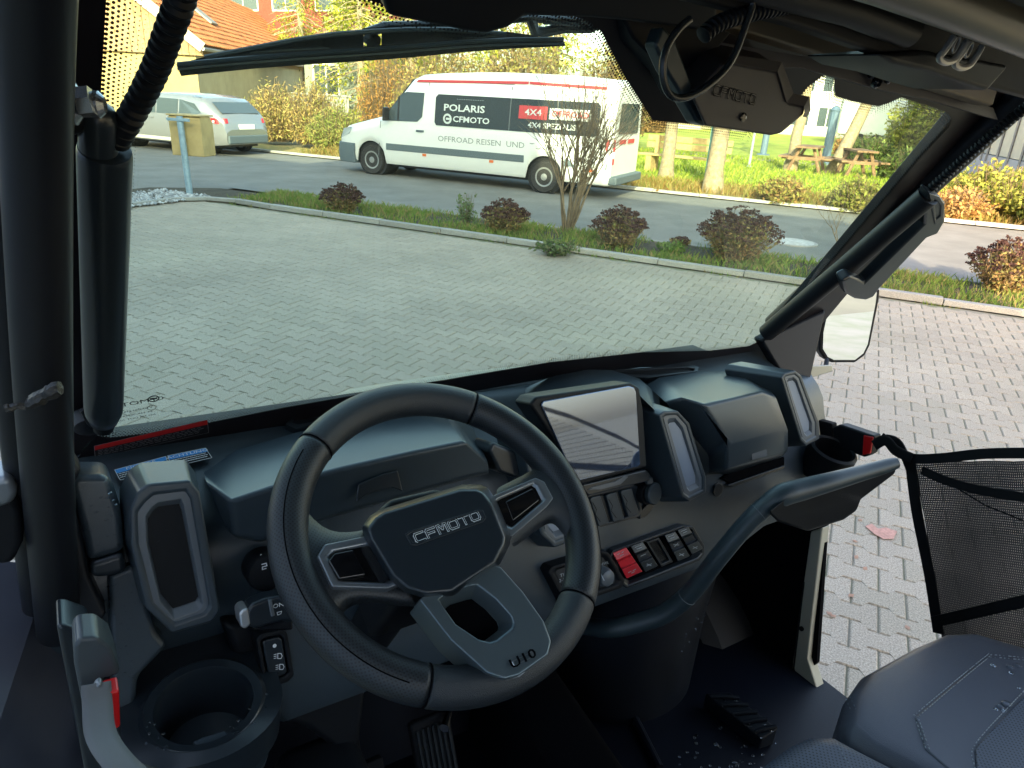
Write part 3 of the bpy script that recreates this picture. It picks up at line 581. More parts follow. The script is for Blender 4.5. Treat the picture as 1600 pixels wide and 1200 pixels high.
post(1288, 258, 1.75, .15, bl, 'blue_column', 'dark blue round column standing left of the leaning tree', 'column', (.17, .05))
post(1170, 262, 2.6, .04, mat('lamp_grey', (.30, .36, .38), .5), 'lamp_post', 'thin grey lamp post behind the thick tree trunk', 'lamp post', (.2, .15))
post(1192, 243, 1.9, .13, bl, 'blue_column', 'far dark blue column partly behind the control box', 'column', (.15, .05))
post(1318, 262, 1.1, .03, gp, 'young_tree_stake', 'slim pale green stake right of the leaning tree', 'stake')
post(1099, 298, 3.0, .025, gp, 'young_tree_stake', 'tall pale green stake left of the thickest tree trunk', 'stake')

# ------------------------------------------------------------------ letter box on its post
def letterbox():
    c = G(297, 306); t = empty('letter_box_post', (c.x, c.y, 0), math.atan2(RD.y, RD.x) + .25); tag(t, 'blue grey steel post with a tan box bolted to it beside the gravel', 'letter box')
    gm = mat('galvanised_blue', (.30, .42, .50), .5, .3, var=.15, vs=14)
    MB().tube([(0, 0, -.05), (-.02, 0, 1.22)], .05, 14).build('post', gm, t, smooth=True)
    MB().box((-.02, -.045, 1.17), (.40, .025, .045)).build('bracket', gm, t, bevel=.005)
    bx = mat('tan_paint', (.50, .36, .16), .7, var=.12, vs=6)
    b = MB(); b.rings([[Vector((x, y, z)) for y, z in ((.06, .62), (.40, .62), (.40, 1.12), (.34, 1.22), (.10, 1.24), (.06, 1.2))] for x in (-.27, .29)]); b.build('box', bx, t, bevel=.012)
    MB().box((.01, .23, 1.235), (.60, .38, .02)).build('lid', bx, t, bevel=.006)
letterbox()

# ------------------------------------------------------------------ road vehicles
tyre_m = mat('tyre', (.022, .022, .024), .85, bump=.3, bs=50); alloy_m = mat('alloy', (.45, .46, .47), .35, .8); steel_m = mat('steel_rim', (.28, .29, .30), .5, .5)
van_w = mat('van_white', (.66, .68, .68), .3, coat=.4, var=.02, vs=2); trim_m = mat('grey_trim', (.09, .12, .14), .6); red_m = mat('red_vinyl', (.50, .05, .06), .4)
chrome_m = mat('chrome', (.8, .8, .82), .12, 1.0); blk_m = mat('black_trim', (.02, .02, .022), .4)
def carbody(xs, top, zb_f, wheels, wr, W, belt, tumble, inset, crown=.06, bel_ratio=.84):
    b = MB(); rows = []
    def itp(tab, x):
        for (x0, y0), (x1, y1) in zip(tab, tab[1:]):
            if x <= x1: return y0 + (y1 - y0) * max(0, (x - x0)) / (x1 - x0)
        return tab[-1][1]
    def arch(x):
        z = zb_f(x)
        for xw in wheels:
            d = abs(x - xw)
            if d < wr: z = max(z, math.sqrt(wr * wr - d * d) + .33)
        return z
    for x in xs:
        zt = itp(top, x); zb = arch(x); be = min(belt, zt * bel_ratio); ins = itp(inset, x); be = max(be, zb + .05); zm = (zb + be) / 2
        def y(z): return ins + (tumble * max(0, z - belt) / .8 if z > belt else .02 * max(0, (belt - z)))
        z1 = max(zt - .10, be + .01); y1 = y(z1); L = [(y(zb) + .03, zb), (y(zb + .06), zb + .05), (y(zm) - .015, zm), (y(be), be), (y1, z1), (y1 + .05, zt - .03), (y1 + .16, zt + crown * .4), (W / 2, zt + crown)]
        full = L + [(W - a, z) for a, z in L[-2::-1]]
        rows.append([Vector((x, a, z)) for a, z in full])
    b.grid(rows); b.add(rows[0], [list(range(len(rows[0])))]); b.add(rows[-1], [list(range(len(rows[-1])))[::-1]])
    return b, itp
def wheel(root, x, y, r, wd, rim, spokes=0, side=-1):
    o = MB().lathe((x, y, r), (0, 1, 0), [(r * .62, 0), (r * .9, -.01), (r * .98, .02), (r, .05), (r, wd - .05), (r * .96, wd - .01), (r * .6, wd)], 36).build('wheel', tyre_m, root, smooth=True)
    if spokes:
        MB().lathe((x, y - .004, r), (0, 1, 0), [(r * .60, .0), (r * .66, .0), (r * .66, .06), (r * .58, .06)], 36).build('rim', rim, o)
        b = MB()
        for k in range(spokes):
            a = 6.283 * k / spokes + .3; d = Vector((math.cos(a), 0, math.sin(a))); n = Vector((-d.z, 0, d.x)); c = Vector((x, y + .01, r))
            b.prism([c + d * r * .08 + n * r * .10, c + d * r * .62 + n * r * .16, c + d * r * .62 - n * r * .16, c + d * r * .08 - n * r * .10], (0, .03, 0))
        b.build('spokes', rim, o); MB().lathe((x, y + .045, r), (0, 1, 0), [(r * .6, 0), (r * .6, .01)], 24).build('brake_shadow', blk_m, o)
    else:
        MB().lathe((x, y, r), (0, 1, 0), [(r * .08, -.01), (r * .2, -.005), (r * .26, .02), (r * .42, .025), (r * .50, .0), (r * .60, -.002), (r * .62, .02)], 32).build('rim', rim, o, smooth=True)
        b = MB()
        for k in range(10):
            a = 6.283 * k / 10; MBc = Vector((x + math.cos(a) * r * .36, y + .012, r + math.sin(a) * r * .36)); b.box(MBc, (.03, .012, .03))
        b.build('vent_holes', blk_m, o)
    return o
def side_poly(root, name, pts, yf, M, off=.008, th=.006, bevel=0, label=None, parent=None):
    b = MB(); vs = [Vector((x, yf(x, z) - off, z)) for x, z in pts]; b.prism(vs, (0, th, 0)); return b.build(name, M, parent or root, bevel=bevel, label=label)
def van():
    W = 1.78; s0 = -10.88; rz = math.atan2(RD.y, RD.x); o = SP(s0, 13.45, -.02); root = empty('passenger_van', o, rz)
    tag(root, 'white high roofed passenger van with black side window, red roof stripe and lettering', 'van')
    top = [(0, .66), (.06, .84), (.25, .95), (1.28, 1.20), (1.42, 1.30), (2.02, 1.97), (2.25, 2.06), (3.6, 2.13), (5.2, 2.13), (6.45, 2.07), (6.53, 2.0)]
    inset = [(0, .26), (.12, .14), (.45, .04), (1.0, 0), (6.35, 0), (6.53, .05)]
    xs = sorted(set([0, .03, .06, .12, .25, .4] + [.5 + .05 * i for i in range(19)] + [1.5, 1.7, 1.9, 2.02, 2.12, 2.25, 2.6, 3, 3.4, 3.8, 4.2, 4.5] + [4.7 + .05 * i for i in range(19)] + [5.8, 6.0, 6.2, 6.35, 6.45, 6.53]))
    b, itp = carbody(xs, top, lambda x: .27, (.99, 5.15), .39, W, 1.12, .085, inset, .09)
    body = b.build('body', van_w, root, smooth=True)
    def yf(x, z): return itp(inset, x) + (.085 * max(0, z - 1.12) / .8 if z > 1.12 else .02 * max(0, 1.12 - z))
    for xw in (.99, 5.15):
        MB().lathe((xw, .12, .34), (0, 1, 0), [(.385, 0), (.385, .5)], 28).build('wheel_arch', blk_m, root); wheel(root, xw, .06, .315, .2, steel_m); wheel(root, xw, W - .26, .315, .2, steel_m)
    MB().box((3.1, W / 2, .33), (5.6, W - .5, .25)).build('underbody', blk_m, root)
    # bumper
    b = MB(); rings = []
    for x, i_ in ((-.03, .34), (.0, .2), (.12, .10), (.4, .03), (.58, -.012)):
        rings.append([Vector((x, i_, .22)), Vector((x - .015, i_ - .01, .45)), Vector((x, i_, .64)), Vector((x + .02, W - i_, .64)), Vector((x, W - i_, .45)), Vector((x, W - i_, .22))])
    b.rings(rings); b.build('front_bumper', trim_m, root, bevel=.02)
    side_poly(root, 'side_strip', [(1.42, .56), (4.72, .56), (4.72, .70), (1.42, .70)], yf, trim_m, .018, .016, .006)
    side_poly(root, 'side_strip', [(5.58, .56), (6.45, .56), (6.45, .70), (5.58, .70)], yf, trim_m, .018, .016, .006)
    wd = side_poly(root, 'side_window', [(2.68, 1.14), (2.64, 1.2), (2.64, 1.68), (2.7, 1.74), (6.16, 1.74), (6.22, 1.68), (6.22, 1.2), (6.16, 1.14)], yf, mat('privacy_glass', (.030, .036, .038), .06, spec=.9), .012, .01)
    fw = side_poly(root, 'door_window', [(1.40, 1.16), (1.52, 1.38), (1.80, 1.70), (1.92, 1.75), (2.36, 1.75), (2.33, 1.28), (2.22, 1.18)], yf, dglass, .012, .01)
    side_poly(root, 'window_pillar', [(1.72, 1.18), (1.76, 1.18), (1.76, 1.68), (1.72, 1.64)], yf, blk_m, .016, .006, parent=fw)
    b = MB(); b.add([Vector((1.36, .2, 1.275)), Vector((1.36, W - .2, 1.275)), Vector((1.98, W - .28, 1.965)), Vector((1.98, .28, 1.965))], [(0, 1, 2, 3)]); b.v = [v + Vector((-.035, 0, .04)) for v in b.v]; b.build('windscreen', dglass, root)
    for pts in ([(2.46, .42), (2.475, .42), (2.475, 1.95), (2.46, 1.95)], [(1.2, .42), (1.215, .42), (1.30, 1.15), (1.285, 1.15)], [(4.35, .42), (4.365, .42), (4.365, 1.95), (4.35, 1.95)], [(2.4, 1.98), (4.4, 1.98), (4.4, 1.99), (2.4, 1.99)]):
        side_poly(root, 'panel_gap', pts, yf, mat('gap', (.12, .13, .14), .8), .004, .003)
    side_poly(root, 'door_handle', [(2.2, .98), (2.38, .98), (2.38, 1.02), (2.2, 1.02)], yf, trim_m, .03, .03, .005)
    side_poly(root, 'headlamp', [(.10, .72), (.42, .84), (.50, .98), (.22, .93)], yf, mat('headlamp', (.35, .4, .42), .15), .014, .012)
    side_poly(root, 'roof_stripe', [(2.15, 1.945), (4.7, 2.005), (4.7, 2.055), (2.2, 1.995)], yf, red_m, .012, .008)
    side_poly(root, 'roof_stripe', [(4.72, 2.005), (6.3, 1.97), (6.3, 2.02), (4.72, 2.055)], yf, red_m, .012, .008)
    mi = MB(); mi.rings([[Vector((x, y, z)) for x, z in ((1.46, 1.16), (1.52, 1.16), (1.54, 1.42), (1.48, 1.44))] for y in (-.20, -.02)]); mi.build('door_mirror', blk_m, root, bevel=.02)
    for x in (2.35, 3.95, 6.1): side_poly(root, 'marker_lamp', [(x, .50), (x + .09, .50), (x + .09, .55), (x, .55)], yf, mat('amber', (.7, .16, .05), .4), .024, .022)
    for z0, M in ((.66, red_m), (.78, white_m), (.90, red_m), (1.0, red_m)):
        b = MB(); b.prism([Vector((6.40, yf(6.4, z0) - .012, z0)), Vector((6.40, yf(6.4, z0) - .012, z0 + .105)), Vector((6.535, .06, z0 + .105)), Vector((6.535, .06, z0))], (0.02, .05, 0)); b.build('tail_lamp', M, root)
    b = MB(); b.box((6.57, W / 2, .36), (.18, W - .1, .16)); b.build('rear_bumper', trim_m, root, bevel=.03)
    b = MB(); b.add([Vector((6.545, .25, 1.2)), Vector((6.545, W - .25, 1.2)), Vector((6.545, W - .3, 1.75)), Vector((6.545, .3, 1.75))], [(0, 1, 2, 3)]); b.build('rear_window', dglass, root)
    lt = mat('white_vinyl', (.55, .58, .58), .5); gt = mat('grey_vinyl', (.22, .24, .25), .5)
    def T(s_, x, z, size, M, name, par, xs_=1.0, bold=.02, off=.02):
        ya, yb = yf(x, z), yf(x, z + .1); up = Vector((0, yb - ya, .1)).normalized()
        b = MB(); b.text(s_, Vector((x, yf(x, z) - off, z)), (1, 0, 0), up, size, .0, 'CENTER', bold, xs_); b.build(name, M, par)
    T('POLARIS', 3.32, 1.49, .18, lt, 'window_lettering', wd, 1.4); T('CFMOTO', 3.50, 1.28, .155, lt, 'window_lettering', wd, 1.3)
    b = MB(); cc = Vector((2.95, yf(3, 1.28) - .02, 1.28)); b.lathe(cc, (0, -1, 0), [(.10, 0), (.10, .003)], 24); b.build('round_emblem', lt, wd)
    b = MB(); b.lathe(cc - Vector((0, .004, 0)), (0, -1, 0), [(.062, 0), (.062, .002)], 20); b.build('emblem_centre', mat('privacy_glass', ()), wd)
    b = MB(); b.prism([cc + Vector((-.03, -.008, -.02)), cc + Vector((.06, -.008, -.02)), cc + Vector((.06, -.008, .02)), cc + Vector((-.03, -.008, .02))], (0, -.002, 0)); b.build('emblem_bar', lt, wd)
    for xw_ in (4.35, 5.35): side_poly(root, 'window_division', [(xw_, 1.14), (xw_ + .02, 1.14), (xw_ + .02, 1.74), (xw_, 1.74)], yf, mat('gap', ()), .016, .004, parent=wd)
    T('· · · · · · · · · · · ·', 3.45, 1.66, .07, lt, 'window_lettering', wd, 1.4)
    rb = side_poly(root, 'red_print', [(4.55, 1.38), (5.15, 1.38), (5.15, 1.62), (4.55, 1.62)], yf, red_m, .017, .004, parent=wd)
    side_poly(root, 'white_print', [(5.2, 1.40), (6.05, 1.40), (6.05, 1.60), (5.2, 1.60)], yf, lt, .017, .004, parent=wd)
    T('4X4', 4.86, 1.50, .16, lt, 'window_lettering', wd, 1.3, off=.026); T('OFFROAD', 5.63, 1.50, .15, red_m, 'window_lettering', wd, 1.1, off=.026)
    T('4X4 SPEZIALIST', 5.32, 1.27, .14, lt, 'window_lettering', wd, 1.15)
    T('OFFROAD REISEN  UND  TOUREN', 4.15, .88, .155, gt, 'door_lettering', root, 1.2, .005, .012)
    b = MB()
    for yy, zz, hh in ((.35, 1.02, .08), (.9, 1.02, .08)): b.prism([Vector((6.55, yy, zz)), Vector((6.55, yy + .42, zz)), Vector((6.55, yy + .42, zz + hh)), Vector((6.55, yy, zz + hh))], (.004, 0, 0))
    b.build('rear_print', red_m, root)
van()
def estate():
    W = 1.75; L = 4.5; s0 = -14.5 - L; o = SP(s0, 13.65, -.02); root = empty('estate_car', o, math.atan2(RD.y, RD.x)); tag(root, 'silver estate car parked at the left beyond the letter box', 'car')
    sv = mat('silver_paint', (.32, .33, .345), .25, .55, coat=.5)
    top = [(0, .58), (.08, .72), (.5, .84), (1.05, .92), (1.2, .97), (1.85, 1.36), (2.4, 1.42), (3.4, 1.40), (3.85, 1.33), (3.95, 1.27), (4.32, 1.0), (4.42, .9), (4.5, .62)]
    inset = [(0, .25), (.15, .12), (.5, .03), (1, 0), (3.8, 0), (4.2, .05), (4.5, .17)]
    xs = sorted(set([0, .05, .1, .2, .35] + [.46 + .05 * i for i in range(16)] + [1.3, 1.5, 1.7, 1.85, 2.1, 2.4, 2.8] + [3.1 + .05 * i for i in range(19)] + [4.05, 4.15, 4.25, 4.32, 4.42, 4.47, 4.5]))
    b, itp = carbody(xs, top, lambda x: .24 + (.1 * max(0, x - 4.1)), (.85, 3.56), .35, W, .90, .17, inset, .04, .86)
    b.build('body', sv, root, smooth=True)
    def yf(x, z): return itp(inset, x) + (.17 * max(0, z - .90) / .8 if z > .90 else .02 * max(0, .9 - z))
    for xw in (.85, 3.56):
        MB().lathe((xw, .10, .33), (0, 1, 0), [(.345, 0), (.345, .5)], 28).build('wheel_arch', blk_m, root); wheel(root, xw, .04, .31, .2, alloy_m, 5); wheel(root, xw, W - .24, .31, .2, alloy_m, 5)
    MB().box((2.2, W / 2, .27), (3.9, W - .4, .16)).build('underbody', blk_m, root)
    for pts in ([(1.35, .93), (1.80, 1.26), (2.25, 1.30), (2.25, .93)], [(2.31, .93), (2.31, 1.30), (3.05, 1.29), (3.05, .94)], [(3.11, .94), (3.11, 1.29), (3.62, 1.21), (3.86, 1.0), (3.6, .95)]):
        side_poly(root, 'side_window', pts, yf, dglass, .012, .01)
    for x in (2.28, 3.08, 1.2): side_poly(root, 'door_gap', [(x, .34), (x + .012, .34), (x + .012, .88), (x, .88)], yf, mat('gap', ()), .003, .002)
    for x in (2.0, 2.8): side_poly(root, 'door_handle', [(x, .80), (x + .18, .80), (x + .18, .835), (x, .835)], yf, sv, .03, .03, .004)
    side_poly(root, 'roof_rail', [(1.9, 1.375), (3.75, 1.345), (3.75, 1.375), (1.9, 1.405)], lambda x, z: .17, chrome_m, .0, .03, .006)
    side_poly(root, 'sill', [(1.25, .27), (3.18, .27), (3.18, .35), (1.25, .35)], yf, mat('sill_paint', (.5, .48, .42), .4), .02, .02, .006)
    b = MB(); q = [Vector((3.99, .26, 1.235)), Vector((4.33, .22, .985)), Vector((4.33, W - .22, .985)), Vector((3.99, W - .26, 1.235))]; b.add([v + Vector((.02, 0, .035)) for v in q], [(0, 1, 2, 3)]); b.build('rear_window', dglass, root)
    tl = mat('tail_lamp_red', (.55, .015, .02), .2, spec=.8)
    for sgn in (0, 1):
        f = lambda y: W - y if sgn else y
        b = MB(); b.rings([[Vector((x, f(y), z)) for x, y, z in r] for r in ([(4.02, .012, .84), (4.02, .012, .90), (4.10, .03, .90), (4.10, .03, .84)], [(4.30, .06, .77), (4.27, .06, .90), (4.32, .14, .90), (4.35, .14, .77)], [(4.46, .22, .79), (4.43, .22, .90), (4.43, .30, .90), (4.46, .30, .79)])]); b.build('tail_lamp', tl, root, bevel=.008)
        b = MB(); b.add([Vector((4.20, f(.022), .80)), Vector((4.44, f(.175), .81)), Vector((4.43, f(.175), .85)), Vector((4.20, f(.022), .85))], [(0, 1, 2, 3)]); b.build('tail_lamp_lens', mat('lamp_white', (.75, .6, .6), .2), root)
    b = MB(); b.box((4.49, W / 2, .70), (.03, .52, .12)); b.build('number_plate', white_m, root, bevel=.004)
    b = MB(); b.box((4.44, W / 2, .40), (.2, W - .42, .2)); b.build('rear_bumper', trim_m, root, bevel=.03)
    mi = MB(); mi.box((1.42, -.1, .95), (.1, .18, .12)); mi.build('door_mirror', sv, root, bevel=.03)
estate()
# ================================================================== THE UTILITY VEHICLE
utv = bpy.data.objects.new('utility_vehicle', None); COL.objects.link(utv)
utv.matrix_world = Matrix.Translation(EYE) @ CAB.to_4x4() @ Matrix.Translation(BASE)
tag(utv, 'open utility vehicle with dark moulded dashboard, seen from the driver seat side', 'utility vehicle')
dashp = mat('dash_plastic', (.034, .048, .059), .33, bump=.35, bs=900, bd=.0006, spec=.5, var=.06, vs=6)
dashs = mat('smooth_plastic', (.015, .021, .027), .28, bump=.12, bs=700, bd=.0004)
blackp = mat('black_plastic', (.006, .007, .009), .5, spec=.22, bump=.2, bs=900, bd=.0004)
deep = mat('deep_black', (.003, .003, .004), .8, spec=.04)
bezel_m = mat('vent_bezel', (.10, .115, .13), .35, spec=.6)
frame_m = mat('frame_powdercoat', (.010, .011, .014), .40, spec=.3, bump=.06, bs=900, bd=.0003)
headl = mat('headliner_plastic', (.010, .010, .011), .6, spec=.18, bump=.2, bs=800, bd=.0004)
leather = mat('leather_smooth', (.018, .023, .028), .40, bump=.5, bs=1300, bd=.0007, kind='voronoi')
gloss_m = mat('piano_black', (.006, .006, .007), .04, spec=.8)
silver_m = mat('satin_silver', (.20, .22, .24), .32, .6)
rubber_m = mat('rubber_black', (.007, .007, .008), .7, spec=.2)
whitep = mat('print_white', (.75, .75, .75), .6); redp = mat('print_red', (.5, .012, .012), .45); bluep = mat('print_blue', (.02, .25, .62), .45)
tan_m = mat('body_paint', (.42, .39, .31), .45, coat=.15)
drops = []                                                      # (point, radius) of water drops
def cob(b, name, M, parent=None, **k): return b.build(name, M, parent or utv, off=BASE, **k)
def poly(pts, pl, off=0.0): return [U(x, y, pl, off) for x, y in pts]
def prismP(name, pts, pl, off, depth, M, parent=None, grow=0.0, bevel=.004, seg=3, sh=(0, 0, 0), **k):
    f = poly(pts, pl, off); n = PL[pl][0]; c = sum(f, Vector()) / len(f); d = -n * depth + Vector(sh)
    bk = [c + (p - c) * (1 + grow) + d for p in f]; b = MB(); m_ = len(f)
    b.add(f + bk, [list(range(m_)), [m_ + i for i in range(m_)][::-1]] + [[i, m_ + i, m_ + (i + 1) % m_, (i + 1) % m_] for i in range(m_)])
    return cob(b, name, M, parent, bevel=bevel, seg=seg, **k)
def ringP(name, outer, inner, pl, off, depth, recess, M, parent=None, grow=0.0, bevel=.003, floor=None, ishrink=.12, sh=(0, 0, 0)):
    O, I = poly(outer, pl, off), poly(inner, pl, off); n = PL[pl][0]; c = sum(O, Vector()) / len(O); ci = sum(I, Vector()) / len(I); m_ = len(O); d = -n * depth + Vector(sh)
    Bk = [c + (p - c) * (1 + grow) + d for p in O]; D = [ci + (p - ci) * (1 - ishrink) - n * recess for p in I]
    b = MB(); b.add(O + I + Bk + D, [[i, (i + 1) % m_, m_ + (i + 1) % m_, m_ + i] for i in range(m_)] + [[i, 2 * m_ + i, 2 * m_ + (i + 1) % m_, (i + 1) % m_] for i in range(m_)] + [[m_ + i, m_ + (i + 1) % m_, 3 * m_ + (i + 1) % m_, 3 * m_ + i] for i in range(m_)])
    o = cob(b, name, M, parent, bevel=bevel, seg=3)
    if floor: bf = MB(); bf.add([p + n * .0015 for p in D], [list(range(m_))]); cob(bf, floor[0], floor[1], o if parent is None else parent)
    return o
def bez(pts, n=8):                                              # smooth line through points
    pts = [Vector(p) for p in pts]; out = []
    for i in range(len(pts) - 1):
        p0 = pts[max(0, i - 1)]; p1 = pts[i]; p2 = pts[i + 1]; p3 = pts[min(len(pts) - 1, i + 2)]
        for j in range(n):
            t = j / n; out.append(.5 * ((2 * p1) + (p2 - p0) * t + (2 * p0 - 5 * p1 + 4 * p2 - p3) * t * t + (3 * p1 - p0 - 3 * p2 + p3) * t ** 3))
    out.append(pts[-1]); return out
def hose(b, pts, r, pitch=.008, amp=.18, seg=14):
    P_ = bez(pts, 24); L = [0]
    for a, c in zip(P_, P_[1:]): L.append(L[-1] + (c - a).length)
    n = int(L[-1] / (pitch / 6)); Q = []; rs = []; k = 0
    for i in range(n + 1):
        t = L[-1] * i / n
        while k < len(P_) - 2 and L[k + 1] < t: k += 1
        Q.append(P_[k].lerp(P_[k + 1], (t - L[k]) / max(1e-6, L[k + 1] - L[k]))); ph = (t / pitch) % 1; rs.append(r * (1 + amp * (1 if .15 < ph < .6 else -1 if ph > .7 or ph < .05 else 0)))
    b.tube(Q, rs, seg)
def ico(b, px_pts, pl, off, w_=.0006, M=None, closed=False):     # thin printed line
    P_ = poly(px_pts, pl, off); n = PL[pl][0]
    if closed: P_.append(P_[0])
    for a, c in zip(P_, P_[1:]):
        t = (c - a).normalized(); s_ = n.cross(t) * w_; b.add([a - s_ - t * w_ * .5, c - s_ + t * w_ * .5, c + s_ + t * w_ * .5, a + s_ - t * w_ * .5], [(0, 1, 2, 3)])

# ---- dashboard shell
prof = [(1.066, -.502), (1.045, -.508), (1.0, -.523), (.93, -.543), (.905, -.56), (.885, -.585), (.872, -.62), (.84, -.68), (.81, -.78), (.797, -.825), (.803, -.85), (.83, -.868), (.95, -.90)]
b = MB(); NX = 150; rows = []
for i in range(NX + 1):
    x = -.075 + (1.50 + .075) * i / NX; row = []
    bow = .045 * (1 - ((x - .7) / .75) ** 2)
    for k, (y, z) in enumerate(prof):
        yy = y + (bow * (.35 if k == 2 else .2 if k == 3 else 0)); zz = z
        if x < .13 and k >= 9: zz -= .10 * min(1, (.13 - x) / .05)      # the driver's corner runs lower
        if x > 1.1 and k >= 8: zz += .05 * min(1, (x - 1.1) / .12)
        if x > 1.40: yy += .03 * ((x - 1.40) / .1)
        if x < .178 and k >= 7: yy += .11 * min(1, (.178 - x) / .012) * (.35 if k == 7 else 1)
        row.append(Vector((x, yy, zz)))
    rows.append(row)
b.grid(rows); dash = cob(b, 'dashboard', dashp, smooth=True)
dash['label'] = 'dark blue grey grained dashboard shell'
# small relief on top: defroster slots and the step before the right lid
def slot(pts, nm='defroster_slot'):
    ringP(nm, pts, [(sum(q[0] for q in pts) / len(pts) + (x - sum(q[0] for q in pts) / len(pts)) * .9, sum(q[1] for q in pts) / len(pts) + (y - sum(q[1] for q in pts) / len(pts)) * .6) for x, y in pts], 'T', .010, .012, .006, dashs, dash, floor=('slot_grille', blackp), bevel=.002, ishrink=.02)
slot([(446, 662), (458, 653), (500, 645), (545, 637), (548, 646), (505, 658), (462, 670)])
slot([(955, 578), (1080, 570), (1092, 573), (1090, 580), (1015, 590), (958, 586)])
slot([(745, 590), (880, 578), (884, 582), (760, 597)])
# ---- instrument lid behind the wheel
def polymesh(name, V_, F_, M, parent, bevel=.006, seg=3, **k):
    b = MB(); b.add([U(*q) if len(q) == 4 else Vector(q) for q in V_], F_); return cob(b, name, M, parent, bevel=bevel, seg=seg, **k)
top_r = [(318, 738, 'T', .004), (370, 703, 'T', .012), (462, 676, 'T', .016), (560, 655, 'T', .018), (640, 645, 'T', .018), (700, 647, 'T', .014), (738, 668, 'T', .006)]
cr_r = [(322, 752, 'F', .030), (362, 782, 'F', .052), (440, 756, 'F', .055), (530, 732, 'F', .055), (640, 707, 'F', .055), (727, 689, 'F', .050), (762, 722, 'F', .028)]
bt_r = [(352, 822, 'F', .018), (366, 838, 'F', .030), (408, 845, 'F', .034), (520, 806, 'F', .034), (640, 772, 'F', .034), (735, 745, 'F', .034), (764, 738, 'F', .018)]
bk_r = [(352, 822, 'F', -.03), (366, 840, 'F', -.03), (408, 848, 'F', -.03), (520, 808, 'F', -.03), (640, 774, 'F', -.03), (735, 747, 'F', -.03), (764, 740, 'F', -.03)]
b = MB(); b.grid([[U(*q) for q in r] for r in (top_r, cr_r, bt_r, bk_r)]); lid = cob(b, 'instrument_cover', dashp, bevel=.009, seg=4); lid['label'] = 'angular closed cover in front of the driver behind the wheel'
ringP('cover_recess', [(368, 742), (385, 725), (440, 722), (428, 738), (400, 752), (376, 778)], [(378, 744), (390, 731), (430, 728), (420, 740), (398, 748), (380, 765)], 'T', .030, .012, .008, dashp, lid, floor=('recess_floor', dashp), bevel=.003)
ringP('cover_recess', [(655, 668), (700, 653), (722, 676), (725, 684), (668, 694), (660, 690)], [(664, 671), (698, 659), (714, 677), (716, 681), (672, 688), (668, 685)], 'T', .034, .012, .006, dashp, lid, floor=('recess_floor', dashs), bevel=.002)
prismP('finger_notch', [(556, 786), (575, 772), (612, 762), (630, 768), (622, 735), (595, 742), (560, 757)], 'F', .0535, .004, dashs, lid, bevel=.003)
prismP('side_step', [(770, 690), (812, 708), (826, 740), (806, 748), (780, 738), (764, 705)], 'F', .02, .06, dashs, bevel=.006)
# ---- tall pods with inset panels
lp = ringP('side_pod', [(216, 768), (232, 757), (298, 751), (312, 770), (344, 955), (332, 972), (270, 990), (228, 950), (204, 850), (203, 795)],
      [(226, 784), (240, 772), (290, 766), (298, 778), (328, 948), (320, 960), (274, 976), (240, 944), (216, 850), (214, 800)], 'F', .048, .075, .012, dashp, grow=.16, bevel=.006, sh=(0, 0, .0))
lp['label'] = 'tall left pod with dark inset panel'
ringP('pod_bezel', [(226, 784), (240, 772), (290, 766), (298, 778), (328, 948), (320, 960), (274, 976), (240, 944), (216, 850), (214, 800)],
      [(238, 792), (247, 785), (283, 780), (287, 790), (317, 945), (312, 953), (272, 967), (250, 940), (229, 850), (228, 806)], 'F', .0455, .02, .010, bezel_m, lp, floor=('inset_panel', blackp), bevel=.0015)
prismP('pod_cap', [(192, 748), (215, 738), (270, 731), (288, 738), (297, 750), (232, 757), (214, 768), (196, 764)], 'T', .052, .05, dashp, lp, bevel=.008)
cp = ringP('centre_pod', [(1030, 649), (1038, 643), (1060, 642), (1078, 661), (1104, 746), (1104, 769), (1077, 784), (1066, 776)], [(1036, 652), (1041, 648), (1058, 647), (1073, 664), (1098, 747), (1098, 766), (1077, 777), (1069, 771)], 'F', .062, .085, .01, dashp, grow=.20, bevel=.006, sh=(-.012, 0, 0)); cp['label'] = 'centre pod beside the screen, inset panel painted pale as reflected light'
ringP('pod_bezel', [(1036, 652), (1041, 648), (1058, 647), (1073, 664), (1098, 747), (1098, 766), (1077, 777), (1069, 771)], [(1043, 658), (1046, 654), (1055, 653), (1067, 668), (1092, 749), (1092, 761), (1078, 768), (1074, 764)], 'F', .060, .02, .006, bezel_m, cp, floor=('inset_panel', mat('sheen_inset', (.20, .24, .30), .35)), bevel=.001)  # panel colour made pale to imitate light reflected off it
rp = ringP('right_pod', [(1221, 590), (1226, 583), (1243, 579), (1253, 587), (1281, 661), (1281, 686), (1260, 697), (1251, 688)], [(1226, 591), (1229, 587), (1242, 584), (1249, 590), (1275, 661), (1275, 682), (1260, 690), (1254, 684)], 'F', .050, .11, .01, dashp, grow=.22, bevel=.005, sh=(-.03, 0, .0)); rp['label'] = 'right hand pod by the door opening, inset panel painted pale as reflected light'
ringP('pod_bezel', [(1226, 591), (1229, 587), (1242, 584), (1249, 590), (1275, 661), (1275, 682), (1260, 690), (1254, 684)], [(1230, 594), (1232, 591), (1240, 589), (1245, 594), (1269, 662), (1269, 677), (1261, 682), (1257, 678)], 'F', .048, .02, .006, bezel_m, rp, floor=('inset_panel', mat('sheen_inset', ())), bevel=.001)
dp = ringP('driver_pod', [(818, 706), (828, 694), (850, 690), (864, 706), (893, 828), (893, 846), (866, 856), (846, 836)], [(826, 708), (832, 700), (848, 697), (858, 710), (885, 829), (885, 840), (868, 847), (852, 831)], 'F', .045, .07, .01, dashp, grow=.18, bevel=.005); dp['label'] = 'pod partly hidden behind the steering wheel rim'
